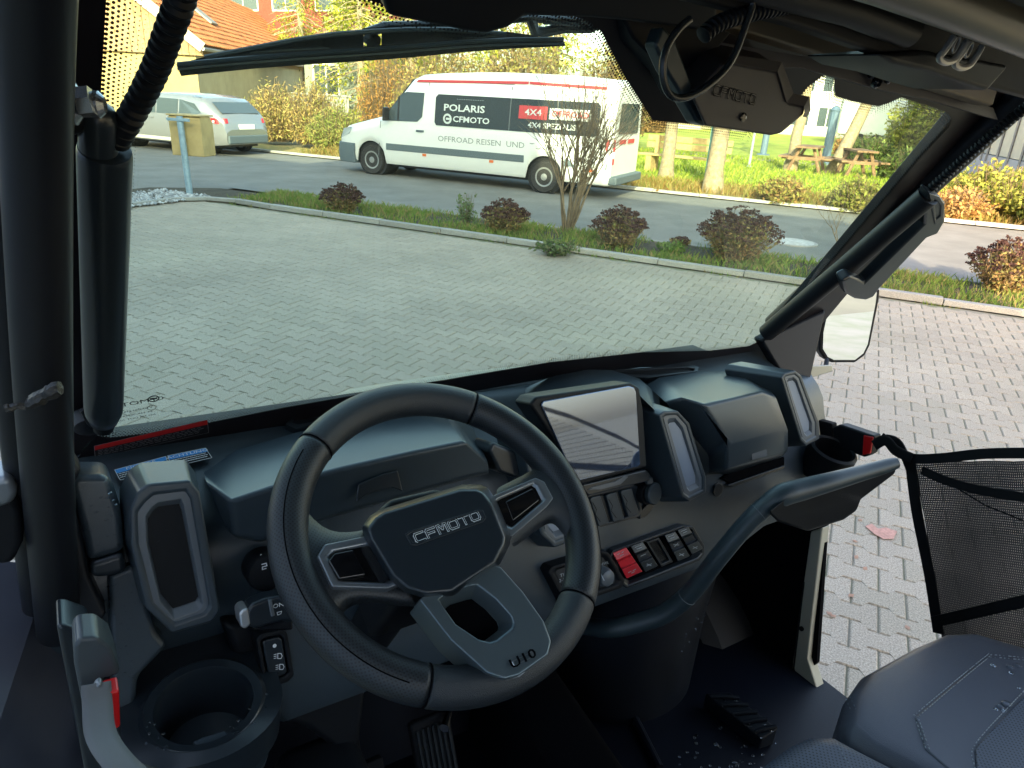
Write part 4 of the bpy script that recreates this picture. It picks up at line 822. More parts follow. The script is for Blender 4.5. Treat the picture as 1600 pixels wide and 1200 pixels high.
ringP('pod_bezel', [(826, 708), (832, 700), (848, 697), (858, 710), (885, 829), (885, 840), (868, 847), (852, 831)], [(832, 712), (836, 706), (846, 703), (853, 713), (879, 829), (879, 836), (868, 840), (857, 827)], 'F', .043, .02, .006, bezel_m, dp, floor=('inset_panel', mat('sheen_inset', ())), bevel=.001)
# ---- raised centre hump and storage lid on the right
b = MB(); b.grid([[U(*q) for q in r] for r in (
    [(820, 606, 'T', .004), (870, 585, 'T', .020), (910, 577, 'T', .024), (955, 578, 'T', .024), (1000, 592, 'T', .012)],
    [(822, 640, 'T', .006), (840, 622, 'T', .030), (940, 606, 'T', .036), (1010, 600, 'T', .034), (1030, 620, 'T', .014)],
    [(832, 665, 'F', .01), (845, 636, 'F', .045), (985, 604, 'F', .050), (1022, 640, 'F', .050), (1032, 650, 'F', .02)])]); cob(b, 'centre_hump', dashp, bevel=.006, seg=3)
top_r = [(1010, 602, 'T', .006), (1030, 590, 'T', .016), (1088, 581, 'T', .018), (1150, 579, 'T', .018), (1184, 590, 'T', .010)]
cr_r = [(1040, 628, 'F', .02), (1066, 622, 'F', .055), (1100, 632, 'F', .082), (1190, 612, 'F', .082), (1212, 620, 'F', .06)]
c2_r = [(1108, 712, 'F', .02), (1134, 693, 'F', .085), (1140, 692, 'F', .090), (1222, 672, 'F', .090), (1231, 672, 'F', .08)]
bt_r = [(1108, 738, 'F', .006), (1132, 735, 'F', .068), (1140, 734, 'F', .072), (1222, 711, 'F', .072), (1231, 700, 'F', .06)]
bk_r = [(1108, 738, 'F', -.02), (1132, 742, 'F', -.02), (1140, 742, 'F', -.02), (1222, 716, 'F', -.02), (1231, 704, 'F', -.02)]
b = MB(); b.grid([[U(*q) for q in r] for r in (top_r, cr_r, c2_r, bt_r, bk_r)]); gl = cob(b, 'storage_lid', dashp, bevel=.007, seg=4); gl['label'] = 'large sloping storage lid on the passenger side'
prismP('lid_badge', [(1174, 706), (1198, 700), (1199, 713), (1175, 719)], 'F', .078, .006, mat('badge_grey', (.09, .10, .11), .4), gl, bevel=.001)
prismP('lid_slot', [(1128, 748), (1140, 755), (1226, 728), (1226, 714), (1140, 740)], 'F', .004, .012, deep, dash, bevel=.002)
prismP('lid_slot_lip', [(1136, 758), (1145, 762), (1226, 732), (1226, 727)], 'F', .008, .01, dashs, dash, bevel=.002)
b = MB(); b.lathe(U(1122, 765, 'F', .001), PL['F'][0], [(.014, 0), (.014, .0012), (.0125, .0016)], 24); cob(b, 'round_plug', dashs, dash)
# ---- touch screen
sb = prismP('screen_housing', [(828, 632), (838, 620), (986, 598), (1000, 606), (1006, 640), (1012, 730), (902, 760), (868, 690)], 'F', .050, .05, blackp, bevel=.005); sb['label'] = 'black screen housing in the middle of the dashboard'
scr = mat('screen_glass', (.11, .17, .29), .03, metal=.75, spec=1.0, coat=1.0)
prismP('touchscreen', [(846, 633), (849, 627), (983, 603), (991, 606), (994, 612), (1001, 725), (998, 729), (902, 752), (899, 750)], 'F', .0535, .003, scr, sb, bevel=.0015)
prismP('screen_ledge', [(906, 762), (912, 756), (1010, 733), (1018, 742), (1016, 752), (920, 776)], 'F', .032, .04, dashs, sb, bevel=.004)
prismP('ledge_relief', [(918, 766), (926, 761), (962, 752), (976, 744), (982, 745), (970, 757), (940, 765)], 'F', .0335, .004, bezel_m, sb, bevel=.001)
# ---- blank switches and power outlet
pn = ringP('blank_switch_panel', [(916, 782), (920, 774), (990, 757), (996, 760), (1004, 798), (998, 808), (940, 824), (932, 820)], [(919, 784), (922, 777), (989, 760), (993, 763), (1001, 797), (996, 804), (941, 820), (935, 817)], 'F', .012, .014, .004, dashs, floor=('panel_floor', dashs), bevel=.0015)
for q in ([(922, 780), (925, 777), (938, 774), (952, 816), (950, 818), (936, 823)], [(947, 775), (950, 772), (963, 769), (976, 810), (973, 812), (959, 816)], [(970, 769), (973, 766), (987, 763), (999, 801), (996, 804), (982, 808)]):
    prismP('blank_switch', q, 'F', .016, .012, dashp, pn, bevel=.0018)
    cx_ = sum(p[0] for p in q) / 6; cy_ = sum(p[1] for p in q) / 6; b = MB(); ico(b, [(q[0][0] + 4, q[0][1] + 5), (q[0][0] + 10, cy_ - 2), (q[0][0] + 8, cy_ + 6), (q[0][0] + 16, q[4][1] - 3)], 'F', .0163, .0006); cob(b, 'mould_line', deep, pn)
oc = U(1021, 771, 'F', .028); n_ = PL['F'][0]
b = MB(); b.lathe(oc - n_ * .02 - Vector((.006, 0, 0)), n_, [(.022, -.02), (.022, .012), (.020, .016)], 28); ol = cob(b, 'power_outlet', blackp, smooth=True); ol['label'] = 'round black capped power outlet'
b = MB(); b.lathe(oc, n_ + Vector((.2, 0, 0)), [(.0195, -.006), (.021, -.002), (.021, .003), (.019, .005)], 28); cob(b, 'cap', dashp, ol, smooth=True)
prismP('cap_tab', [(1010, 746), (1020, 745), (1022, 756), (1012, 758)], 'F', .03, .008, dashp, ol, bevel=.002)
prismP('moulded_strake', [(1000, 800), (1018, 782), (1026, 786), (1012, 806), (1000, 812)], 'F', .008, .012, dashs, dash, bevel=.002)
# ---- rocker switch bank
bank = ringP('switch_bank', [(952, 872), (958, 860), (1068, 821), (1084, 823), (1101, 852), (1102, 866), (1094, 877), (980, 920), (972, 914)], [(956, 872), (961, 863), (1068, 825), (1081, 827), (1096, 853), (1097, 864), (1090, 872), (981, 915), (975, 911)], 'F', .014, .014, .010, dashs, floor=('bank_floor', deep), bevel=.002)
bank['label'] = 'row of rocker switches with one red switch'
def rocker(q, M, marks, nm='rocker_switch', label=None):
    TL, TR, BR, BL = [Vector((*p, 0)) for p in q]
    def L_(u, v): a = TL.lerp(TR, u).lerp(BL.lerp(BR, u), v); return (a.x, a.y)
    hs = [(0, .016), (.30, .020), (.36, .011), (.60, .011), (.66, .020), (1.0, .014)]
    b = MB(); b.rings([[U(*L_(0, v), 'F', -.004), U(*L_(0, v), 'F', h), U(*L_(1, v), 'F', h), U(*L_(1, v), 'F', -.004)] for v, h in hs])
    o = cob(b, nm, M, bank, bevel=.0016, seg=2); 
    if label: o['label'] = label
    b = MB(); 
    for (u0, v0, u1, v1, hh) in marks: ico(b, [L_(u0, v0), L_(u1, v1)], 'F', hh, .0006)
    cob(b, 'switch_symbol', mat('symbol_grey', (.38, .42, .45), .6), bank); return o
redsw = mat('red_switch', (.75, .025, .04), .3)
mk = [(.25, .10, .75, .10, .0185), (.3, .18, .7, .18, .0195), (.3, .84, .7, .84, .0180), (.4, .78, .6, .9, .0185)]
rocker([(957, 864), (978, 855), (1004, 893), (979, 904)], redsw, [(.25, .12, .4, .1, .0185), (.55, .12, .7, .1, .0185), (.35, .2, .6, .19, .0195), (.25, .84, .45, .83, .0182), (.55, .84, .75, .83, .0182), (.4, .9, .6, .89, .0175)], label='red rocker switch')
rocker([(985, 853), (1004, 846), (1028, 884), (1008, 894)], dashs, mk + [(.3, .45, .7, .45, .0115)])
rocker([(1038, 836), (1055, 830), (1078, 869), (1059, 877)], dashs, mk + [(.3, .5, .7, .42, .0115), (.3, .42, .7, .5, .0115)])
rocker([(1058, 828), (1074, 822), (1099, 857), (1081, 866)], dashs, mk)
ringP('empty_switch_slot', [(1010, 847), (1030, 840), (1052, 878), (1034, 886)], [(1014, 849), (1028, 844), (1046, 876), (1035, 881)], 'F', .010, .008, .006, dashs, bank, floor=('slot_floor', dashs), bevel=.001)
# ---- driveline knob panel
kp = ringP('driveline_panel', [(857, 894), (862, 886), (942, 861), (952, 864), (977, 908), (972, 919), (890, 948), (882, 944)], [(864, 895), (867, 890), (941, 866), (949, 869), (970, 908), (967, 914), (892, 940), (887, 937)], 'F', .022, .03, .006, blackp, floor=('panel_face', dashs), bevel=.003, grow=.04)
kc = U(940, 899, 'F', .024); b = MB(); b.lathe(kc, n_, [(.017, -.005), (.017, .010), (.0145, .013), (.0145, .018), (.012, .02)], 32); cob(b, 'selector_knob', bezel_m, kp, smooth=True)
b = MB(); ico(b, [(936, 891), (944, 907)], 'F', .0448, .0009); ico(b, [(947, 903), (954, 901), (958, 908), (951, 910)], 'F', .019, .0006, closed=True); ico(b, [(949, 914), (957, 911)], 'F', .019, .0006)
fx = (U(900, 893, 'F', .019) - U(880, 899, 'F', .019)).normalized(); fy = n_.cross(fx)
b.text('TURF', U(884, 897, 'F', .0185), fx, fy, .0085, .0005, 'CENTER', .0, 1.3); b.text('2-LOCK', U(886, 904, 'F', .0185), fx, fy, .0085, .0005, 'CENTER', .0, 1.2); b.text('4WD', U(946, 880, 'F', .0185), fx, fy, .0075, .0005, 'CENTER', .0, 1.2)
cob(b, 'panel_print', mat('symbol_grey', ()), kp)
b = MB(); ico(b, [(876, 915), (905, 905)], 'F', .0185, .0007); cob(b, 'panel_seam', deep, kp)
# ---- light switch and stalk on the left
ls = ringP('light_switch', [(400, 1000), (408, 991), (440, 984), (449, 990), (460, 1056), (451, 1066), (422, 1076), (412, 1068)], [(407, 1003), (412, 998), (437, 992), (443, 996), (452, 1052), (446, 1058), (423, 1066), (417, 1061)], 'F', .020, .03, .010, blackp, grow=.05, bevel=.003); ls['label'] = 'headlamp switch with three white symbols'
prismP('rocker', [(410, 1005), (414, 1000), (436, 995), (441, 999), (449, 1050), (444, 1055), (424, 1062), (420, 1057)], 'F', .019, .014, dashs, ls, bevel=.003)
b = MB(); b.lathe(U(429, 1009, 'F', .0195), n_, [(.0026, 0), (.0026, .0004)], 16)
for cx_, cy_ in ((435, 1025), (438, 1042)):
    ico(b, [(cx_ - 1, cy_ - 4), (cx_ + 4, cy_ - 4), (cx_ + 6, cy_), (cx_ + 4, cy_ + 4), (cx_ - 1, cy_ + 4)], 'F', .0195, .0005, closed=True)
    for k in (-3, 0, 3): ico(b, [(cx_ - 7, cy_ + k + 1), (cx_ - 3, cy_ + k)], 'F', .0195, .0004)
cob(b, 'switch_symbols', whitep, ls)
rk = MB(); kc2 = U(416, 893, 'F', .03); rk.lathe(kc2, n_, [(.026, -.03), (.026, .004), (.023, .008)], 32); ok_ = cob(rk, 'mode_knob', blackp, smooth=True); ok_['label'] = 'round black knob left of the steering wheel'
b = MB(); ico(b, [(409, 882), (416, 880), (417, 884), (410, 886), (410, 890), (416, 888)], 'F', .0395, .0007); ico(b, [(408, 866), (402, 880), (401, 896)], 'F', .034, .0006); cob(b, 'knob_symbol', whitep, ok_)
st = prismP('wiper_stalk', [(384, 956), (392, 944), (412, 936), (436, 930), (470, 935), (470, 975), (440, 972), (398, 984), (386, 978)], 'F', .085, .028, dashs, bevel=.006); st['label'] = 'control stalk with silver tip left of the wheel'
prismP('stalk_tip', [(373, 960), (378, 953), (388, 950), (392, 976), (384, 984), (376, 980)], 'F', .087, .032, mat('stalk_silver', (.55, .55, .56), .3, .7), st, bevel=.005)
prismP('stalk_ring', [(419, 938), (425, 937), (430, 962), (424, 964)], 'F', .088, .02, silver_m, st, bevel=.001)
prismP('stalk_underside', [(392, 976), (440, 964), (458, 966), (458, 985), (440, 986), (398, 986)], 'F', .08, .02, gloss_m, st, bevel=.003)
b = MB(); b.text('ON', U(435, 946, 'F', .0865), fx, fy, .008, 0, 'CENTER', 0, 1.1); ico(b, [(433, 957), (440, 955), (439, 959), (434, 961)], 'F', .0865, .0005, closed=True); cob(b, 'stalk_print', whitep, st)
# ---- cup holders
cc = Vector((.083, .775, -.742))
b = MB(); prof_c = [(.078, -.085), (.080, -.02), (.076, -.002), (.070, .004), (.0595, .002), (.0565, -.006), (.055, -.07), (.050, -.078), (.035, -.079), (.033, -.084), (.001, -.085)]
b.lathe(cc, (0, -.10, 1), prof_c, 48, cap=False); ch = cob(b, 'cup_holder', dashs, smooth=True); ch['label'] = 'wet round cup holder beneath the left pod'
b = MB(); b.lathe(cc + Vector((0, 0, -.12)), (0, -.05, 1), [(.05, -.06), (.066, .0), (.078, .045)], 32); cob(b, 'holder_base', dashp, ch, smooth=True)
b = MB(); cir = [(math.cos(6.2832 * j / 48), math.sin(6.2832 * j / 48)) for j in range(48)]
b.grid([[cc + Vector((x * .072, y * .072, -.002)) for x, y in cir + cir[:1]], [cc + Vector((max(-.115, min(.098, x * (.16 if y > 0 else .096))), min(.17, y * (.26 if y > 0 else .086)), -.008)) for x, y in cir + cir[:1]], [cc + Vector((max(-.115, min(.098, x * (.16 if y > 0 else .090))), min(.17, y * (.26 if y > 0 else .080)), -.06)) for x, y in cir + cir[:1]]]); cob(b, 'holder_surround', dashs, dash, smooth=True)
prismP('holder_notch', [(300, 1158), (318, 1150), (352, 1140), (362, 1150), (345, 1166), (322, 1182)], 'z', -.748, .02, dashp, ch, bevel=.003)
for _ in range(40): a = rr(0, 6.28); r_ = rr(.058, .078); drops.append((cc + Vector((math.cos(a) * r_, math.sin(a) * r_, .003 + (0.0 if r_ < .072 else -.003))), rr(.0010, .0026)))
for _ in range(26): a = rr(0, 6.28); r_ = rr(.0, .048); drops.append((cc + Vector((math.cos(a) * r_, math.sin(a) * r_, -.079)), rr(.0007, .0018)))
ch2 = Vector((1.40, .80, -.655)); b = MB(); b.lathe(ch2, (0, -.25, 1), [(.052, -.06), (.052, .006), (.046, .010), (.042, .006), (.041, -.05), (.001, -.052)], 40, cap=False); c2 = cob(b, 'passenger_cup_holder', blackp, smooth=True); c2['label'] = 'cup holder at the right end of the dashboard'
# ---- stickers on the dash
def sticker(q, pl, off, head, title, lines, body, nm, label, mark=whitep, par=None):
    o = prismP(nm, q, pl, off, .0006, body, par or dash, bevel=0); o['label'] = label
    TL, TR, BR, BL = [Vector((*p, 0)) for p in q]
    def L_(u, v): a = TL.lerp(TR, u).lerp(BL.lerp(BR, u), v); return (a.x, a.y)
    b = MB(); b.add([U(*L_(0, 0), pl, off + .0003), U(*L_(1, 0), pl, off + .0003), U(*L_(1, .36), pl, off + .0003), U(*L_(0, .36), pl, off + .0003)], [(0, 1, 2, 3)]); cob(b, 'sticker_band', head, par or dash)
    ux = (U(*L_(1, .2), pl, off) - U(*L_(0, .2), pl, off)).normalized(); uy = PL[pl][0].cross(ux); h = (U(*L_(.5, 0), pl, off) - U(*L_(.5, .36), pl, off)).length
    b = MB(); b.text(title, U(*L_(.5, .18), pl, off + .0006), ux, uy, h * .85, 0, 'CENTER', .0, 1.6)
    random.seed(len(title) + int(q[0][0]))
    for k in range(lines):
        v = .45 + .5 * k / lines; u = .03
        while u < .92:
            d = rr(.015, .06); ico(b, [L_(u, v), L_(min(.96, u + d), v)], pl, off + .0006, .0005); u += d + .018
    ico(b, [L_(0, 0), L_(1, 0), L_(1, 1), L_(0, 1)], pl, off + .0005, .0003, closed=True)
    cob(b, 'sticker_text', mark, par or dash)
sticker([(179, 734), (259, 713), (264, 729), (188, 750)], 'T', .0065, bluep, 'NOTICE', 3, blackp, 'notice_sticker', 'blue headed notice sticker')
sticker([(262, 712), (321, 700), (331, 715), (268, 730)], 'T', .0065, bluep, 'ACHTUNG', 3, blackp, 'notice_sticker', 'second blue headed sticker')
# left end of the dash, block and lower side
prismP('dash_end_block', [(112, 742), (170, 742), (190, 800), (196, 862), (137, 880), (130, 840), (108, 760)], 'F', .012, .10, dashp, dash, bevel=.010)
prismP('dash_end_shelf', [(137, 880), (194, 862), (198, 895), (170, 902), (146, 905), (140, 897)], 'F', .014, .05, dashs, dash, bevel=.008)
prismP('lower_side_panel', [(168, 900), (212, 880), (245, 990), (262, 1010), (215, 1060), (205, 1210), (178, 1210), (172, 1000)], 'F', -.004, .05, dashp, dash, bevel=.008)
prismP('column_side_panel', [(345, 970), (400, 975), (470, 930), (560, 930), (575, 1060), (560, 1200), (480, 1140), (400, 1120), (380, 1060)], 'F', -.03, .05, blackp, dash, bevel=.012)
for q in [(172, 770), (168, 778), (158, 777), (170, 792), (135, 816), (133, 828), (166, 812), (182, 853), (186, 850), (160, 858), (150, 800), (142, 790), (255, 795), (260, 828), (248, 845), (322, 920), (330, 900)]:
    drops.append((U(q[0], q[1], 'F', .0130 if q[0] < 200 else .037), rr(.0013, .003)))
for _ in range(70):
    x_, y_ = rr(140, 345), rr(700, 990)
    if x_ < 186 or (x_ > 345): drops.append((U(x_, y_, 'F', .013 if y_ < 862 else -.003), rr(.0008, .002)))
for _ in range(36): drops.append((U(rr(170, 212), rr(905, 1060), 'F', -.0035), rr(.0007, .0018)))
for q in [(232, 742), (222, 748), (205, 752)]: drops.append((U(*q, 'T', .0525), .004))

# ---- steering wheel
u0 = Vector((1, 0, 0)); v0 = nW.cross(u0)
TH = R(9); uw = u0 * math.cos(TH) + v0 * math.sin(TH); vw = nW.cross(uw)
wheel_root = bpy.data.objects.new('steering_wheel', None); COL.objects.link(wheel_root); wheel_root.parent = utv
RM, rm = .1685, .0205
def ang(px, py): d = U(px, py, 'W') - cW; return math.atan2(d.dot(v0), d.dot(u0))
def torus_part(name, a0, a1, M, R_=RM, r_=rm, n=72, off=0.0, bump=0.0):
    b = MB(); rings = []
    for i in range(n + 1):
        a = a0 + (a1 - a0) * i / n; d = u0 * math.cos(a) + v0 * math.sin(a); c = cW + d * R_ + nW * off; pinch = 1 - .035 * (1 if i in (0, n) else 0)
        rings.append([c + (d * math.cos(t) * r_ * 1.0 + nW * math.sin(t) * r_ * 1.02) * pinch for t in [2 * math.pi * j / 28 for j in range(28)]])
    b.rings(rings, True); me = b.mesh(name, M, True, BASE)
    uv = me.uv_layers.new(name='UVMap'); k = 0; nn = 28
    for p in me.polygons:
        for li in p.loop_indices:
            vi = me.loops[li].vertex_index; i, j = divmod(vi, nn); jj = j
            uv.data[li].uv = (i / n * (a1 - a0) * R_ * 100, jj / nn * 2 * math.pi * r_ * 100)
        us = [uv.data[li].uv.y for li in p.loop_indices]
        if max(us) - min(us) > r_ * 300:
            for li in p.loop_indices:
                if uv.data[li].uv.y < r_ * 100: uv.data[li].uv.y += 2 * math.pi * r_ * 100
    o = bpy.data.objects.new(name, me); COL.objects.link(o); o.parent = wheel_root; return o
def perforated():
    M = mat('leather_perforated', (.018, .023, .028), .40, bump=.3, bs=1300, bd=.0005, kind='voronoi'); t = M.node_tree; b = t.nodes['Principled BSDF']
    uvn = t.nodes.new('ShaderNodeUVMap'); uvn.uv_map = 'UVMap'; vm = t.nodes.new('ShaderNodeTexVoronoi'); vm.inputs['Randomness'].default_value = 0; vm.inputs['Scale'].default_value = 3.1
    mp = t.nodes.new('ShaderNodeMapping'); mp.inputs['Rotation'].default_value = (0, 0, R(45)); t.links.new(uvn.outputs[0], mp.inputs[0]); t.links.new(mp.outputs[0], vm.inputs['Vector'])
    lt = t.nodes.new('ShaderNodeMath'); lt.operation = 'LESS_THAN'; lt.inputs[1].default_value = .27; t.links.new(vm.outputs['Distance'], lt.inputs[0])
    mx = t.nodes.new('ShaderNodeMix'); mx.data_type = 'RGBA'; mx.inputs['A'].default_value = (.018, .023, .028, 1); mx.inputs['B'].default_value = (.004, .004, .004, 1)
    t.links.new(lt.outputs[0], mx.inputs['Factor']); t.links.new(mx.outputs['Result'], b.inputs['Base Color']); return M
perf = perforated()
aTL = ang(478, 690); aTR = ang(738, 636); aBR = ang(908, 942); aBL = ang(665, 1078)
if aTR > aTL: aTR -= 2 * math.pi
t1 = torus_part('rim_top', aTR + .004, aTL - .004, leather)
if aBL < aTL: aBL += 2 * math.pi
torus_part('rim_left', aTL + .004, aBL - .004, perf)
if aBR < aBL: aBR += 2 * math.pi
torus_part('rim_bottom', aBL + .004, aBR - .004, leather)
torus_part('rim_right', aBR + .004, aTR + 2 * math.pi - .004, perf)
def seam(a):
    d = u0 * math.cos(a) + v0 * math.sin(a); c = cW + d * RM; b = MB(); b.tube([c + (d * math.cos(t) + nW * math.sin(t)) * (rm * .985) for t in [2 * math.pi * j / 32 for j in range(33)]], .0009, 6, cap=False); o = cob(b, 'rim_seam', deep, wheel_root)
for a in (aTL, aTR, aBL, aBR): seam(a)
# stitched seams along the rim
for a0, a1, tt in ((aTL + .12, aBL - .12, 1.25), (aBR + .1, aTR + 2 * math.pi - .2, .55), ):
    b = MB(); b.tube([cW + (u0 * math.cos(a) + v0 * math.sin(a)) * (RM + rm * 1.004 * math.cos(tt)) + nW * rm * 1.02 * 1.004 * math.sin(tt) for a in [a0 + (a1 - a0) * i / 90 for i in range(91)]], .0007, 5, cap=False); cob(b, 'rim_stitching', deep, wheel_root)
# spokes wrapped in leather
def spokeP(name, pts, off, depth, M, bevel=.006, **k): return prismP(name, pts, 'W', off, depth, M, wheel_root, bevel=bevel, seg=4, **k)
b = MB(); b.grid([[U(*q) for q in r] for r in (
    [(455, 760, 'W', .000), (500, 835, 'W', -.004), (560, 832, 'W', -.004), (620, 815, 'W', -.004)],
    [(448, 790, 'W', .012), (492, 848, 'W', .008), (560, 842, 'W', .008), (620, 830, 'W', .006)],
    [(450, 870, 'W', .014), (490, 878, 'W', .012), (560, 876, 'W', .012), (620, 872, 'W', .006)],
    [(470, 930, 'W', .014), (520, 918, 'W', .010), (580, 922, 'W', .010), (640, 928, 'W', .006)],
    [(508, 990, 'W', .012), (530, 935, 'W', .006), (585, 936, 'W', .006), (650, 945, 'W', .0)],
    [(520, 1000, 'W', -.004), (536, 942, 'W', -.01), (590, 942, 'W', -.012), (650, 950, 'W', -.012)])]); me = b.mesh('spoke_leather', perf, True, BASE)
uv = me.uv_layers.new(name='UVMap')
for l in me.loops: p = me.vertices[l.vertex_index].co; uv.data[l.index].uv = (p.dot(u0) * 100, p.dot(v0) * 100)
o = bpy.data.objects.new('spoke_leather', me); COL.objects.link(o); o.parent = wheel_root; md = o.modifiers.new('smooth', 'SUBSURF'); md.levels = md.render_levels = 2
b = MB(); b.grid([[U(*q) for q in r] for r in (
    [(775, 762, 'W', -.01), (830, 738, 'W', -.008), (845, 722, 'W', -.006), (850, 690, 'W', .0)],
    [(775, 768, 'W', .006), (832, 744, 'W', .008), (862, 735, 'W', .010), (878, 715, 'W', .012)],
    [(790, 800, 'W', .008), (850, 780, 'W', .012), (880, 775, 'W', .014), (905, 780, 'W', .014)],
    [(800, 850, 'W', .006), (850, 808, 'W', .010), (875, 800, 'W', .012), (905, 840, 'W', .012)],
    [(800, 860, 'W', -.01), (850, 818, 'W', -.006), (868, 815, 'W', -.004), (888, 850, 'W', .0)])]); me = b.mesh('spoke_leather', leather, True, BASE)
o = bpy.data.objects.new('spoke_leather', me); COL.objects.link(o); o.parent = wheel_root; md = o.modifiers.new('smooth', 'SUBSURF'); md.levels = md.render_levels = 2
zb = ringP('spoke_bezel', [(496, 868), (507, 850), (575, 836), (640, 850), (640, 905), (606, 920), (519, 917)], [(510, 870), (517, 860), (575, 848), (634, 860), (634, 900), (606, 912), (526, 908)], 'W', .017, .014, .004, silver_m, wheel_root, bevel=.002, floor=('button_panel', gloss_m))
zb2 = ringP('spoke_bezel', [(762, 780), (775, 772), (837, 746), (851, 752), (865, 778), (857, 789), (800, 838), (775, 830)], [(768, 786), (779, 778), (834, 754), (841, 758), (852, 780), (848, 785), (800, 826), (782, 820)], 'W', .017, .014, .004, silver_m, wheel_root, bevel=.002, floor=('button_panel', gloss_m))
prismP('control_button', [(513, 876), (522, 864), (552, 858), (572, 898), (530, 905)], 'W', .020, .006, gloss_m, wheel_root, bevel=.002)
prismP('control_button', [(790, 783), (832, 762), (843, 782), (802, 814)], 'W', .0155, .004, gloss_m, wheel_root, bevel=.002)
# lower yoke
yo = [(656, 937), (690, 905), (760, 880), (783, 886), (818, 925), (850, 970), (862, 1003), (857, 1023), (812, 1055), (790, 1061), (762, 1051), (705, 1000)]
yi = [(685, 937), (700, 925), (735, 915), (746, 913), (775, 935), (799, 961), (803, 972), (801, 980), (776, 1000), (765, 1003), (748, 999), (712, 975)]
yk = ringP('lower_yoke', yo, yi, 'W', .026, .040, .024, mat('yoke_satin', (.13, .17, .19), .32, .6, spec=.6, bump=.15, bs=1500, bd=.0003), wheel_root, bevel=.003, ishrink=.25, floor=('yoke_slot_floor', deep))
ringP('yoke_edge', [(x + (x - 765) * .014, y + (y - 975) * .022 + 1.5) for x, y in yo], yi, 'W', .0205, .022, .004, silver_m, wheel_root, bevel=.002, ishrink=0)
lg = ringP('yoke_badge', [(798, 1034), (832, 1017), (836, 1025), (802, 1042)], [(799.5, 1034.3), (831.3, 1018.5), (834, 1024.6), (802.6, 1040.4)], 'W', .0272, .001, .0006, silver_m, wheel_root, bevel=0)
ux = (U(832, 1021, 'W') - U(799, 1038, 'W')).normalized(); uy = nW.cross(ux)
b = MB(); b.text('U10', U(817, 1029.5, 'W', .0272), ux, uy, .0125, .0005, 'CENTER', .02, 1.5); cob(b, 'badge_lettering', deep, wheel_root)
prismP('adjuster_tab', [(697, 938), (722, 930), (732, 945), (706, 955)], 'W', -.010, .008, dashs, wheel_root, bevel=.002)
prismP('adjuster_tab', [(712, 968), (740, 956), (752, 972), (728, 986)], 'W', -.008, .010, silver_m, wheel_root, bevel=.003)
# hub cover
hub_o = [(565, 824), (578, 806), (592, 797), (722, 757), (750, 757), (762, 762), (776, 782), (798, 838), (797, 850), (781, 882), (708, 931), (664, 935), (632, 925), (608, 905), (570, 842)]
cx0, cy0 = 684, 846
hf = U(cx0, cy0, 'W', .040)
b = MB(); front = [(cx0 + (x - cx0) * .91, cy0 + (y - cy0) * .91) for x, y in hub_o]
b.rings([[U(x, y, 'W', -.004) for x, y in hub_o], [U(x, y, 'W', .022) for x, y in hub_o], [U(x, y, 'W', .036) for x, y in front]]); hub = cob(b, 'hub_cover', dashs, wheel_root, bevel=.0035, seg=4)
ringP('badge_frame', [(633, 834), (641, 829), (747, 796), (755, 797), (760, 809), (755, 815), (651, 852), (642, 851)], [(637, 836), (643, 832), (748, 799), (752, 800), (756, 809), (753, 812), (651, 848), (645, 847)], 'W', .0368, .002, .003, dashs, wheel_root, bevel=.0008, floor=('badge_floor', blackp), ishrink=.02)
bx0, bx1 = U(649, 841.5, 'W', .0362), U(748, 804.5, 'W', .0362); ux = (bx1 - bx0).normalized(); uy = nW.cross(ux); Lb = (bx1 - bx0).length
def letters(b, txt, o, ux, uy, n, w_, h, gap, t):
    G_ = {'C': [[(1, 1), (.15, 1), (0, .8), (0, .2), (.15, 0), (1, 0)]], 'F': [[(0, 0), (0, .85), (.12, 1), (1, 1)], [(0, .5), (.85, .5)]], 'M': [[(0, 0), (0, 1), (.2, 1), (.5, .45), (.8, 1), (1, 1), (1, 0)]],
          'O': [[(.15, 0), (.85, 0), (1, .2), (1, .8), (.85, 1), (.15, 1), (0, .8), (0, .2), (.15, 0)]], 'T': [[(0, 1), (1, 1)], [(.5, 1), (.5, 0)]]}
    x = 0
    for c in txt:
        for st_ in G_[c]:
            P_ = [o + ux * (x + px * w_) + uy * (py - .5) * h for px, py in st_]
            for a, c2_ in zip(P_, P_[1:]):
                d = (c2_ - a).normalized(); s_ = n.cross(d) * t; b.add([a - s_ - d * t, c2_ - s_ + d * t, c2_ + s_ + d * t, a + s_ - d * t], [(0, 1, 2, 3)])
        x += w_ + gap
def logo(b1, b2, o, ux, uy, n, L, h, t1, t2, lift):
    w_ = L / 6 * .76; g = (L - 6 * w_) / 5; letters(b1, 'CFMOTO', o, ux, uy, n, w_, h, g, t1); letters(b2, 'CFMOTO', o + n * lift, ux, uy, n, w_, h, g, t2)
b1, b2 = MB(), MB(); logo(b1, b2, bx0, ux, uy, nW, Lb, .0088, .0012, .0006, .0003)
cob(b1, 'badge_lettering', mat('badge_white', (.85, .9, .92), .4), wheel_root); cob(b2, 'badge_lettering_fill', blackp, wheel_root)
# column, shroud, pedals
b = MB(); b.tube([cW - nW * .02, cW - nW * .12 + Vector((0, .01, 0)), cW - nW * .38], [.030, .036, .034], 20); cob(b, 'steering_column', blackp, smooth=True)
ps = [cW - nW * .05 + u0 * x + v0 * y for x, y in ((-.065, -.055), (.065, -.055), (.07, .045), (.03, .07), (-.03, .07), (-.07, .045))]
b = MB(); b.rings([ps, [p - nW * .05 for p in ps], [p - nW * .17 + (p - cW) * -.15 for p in ps]]); cob(b, 'column_shroud', blackp, bevel=.01, seg=3)
b = MB(); b.lathe(U(640, 990, 'F', -.05), (0, -1, .2), [(.02, 0), (.022, .01), (.012, .02)], 20); cob(b, 'ignition_lock', silver_m)

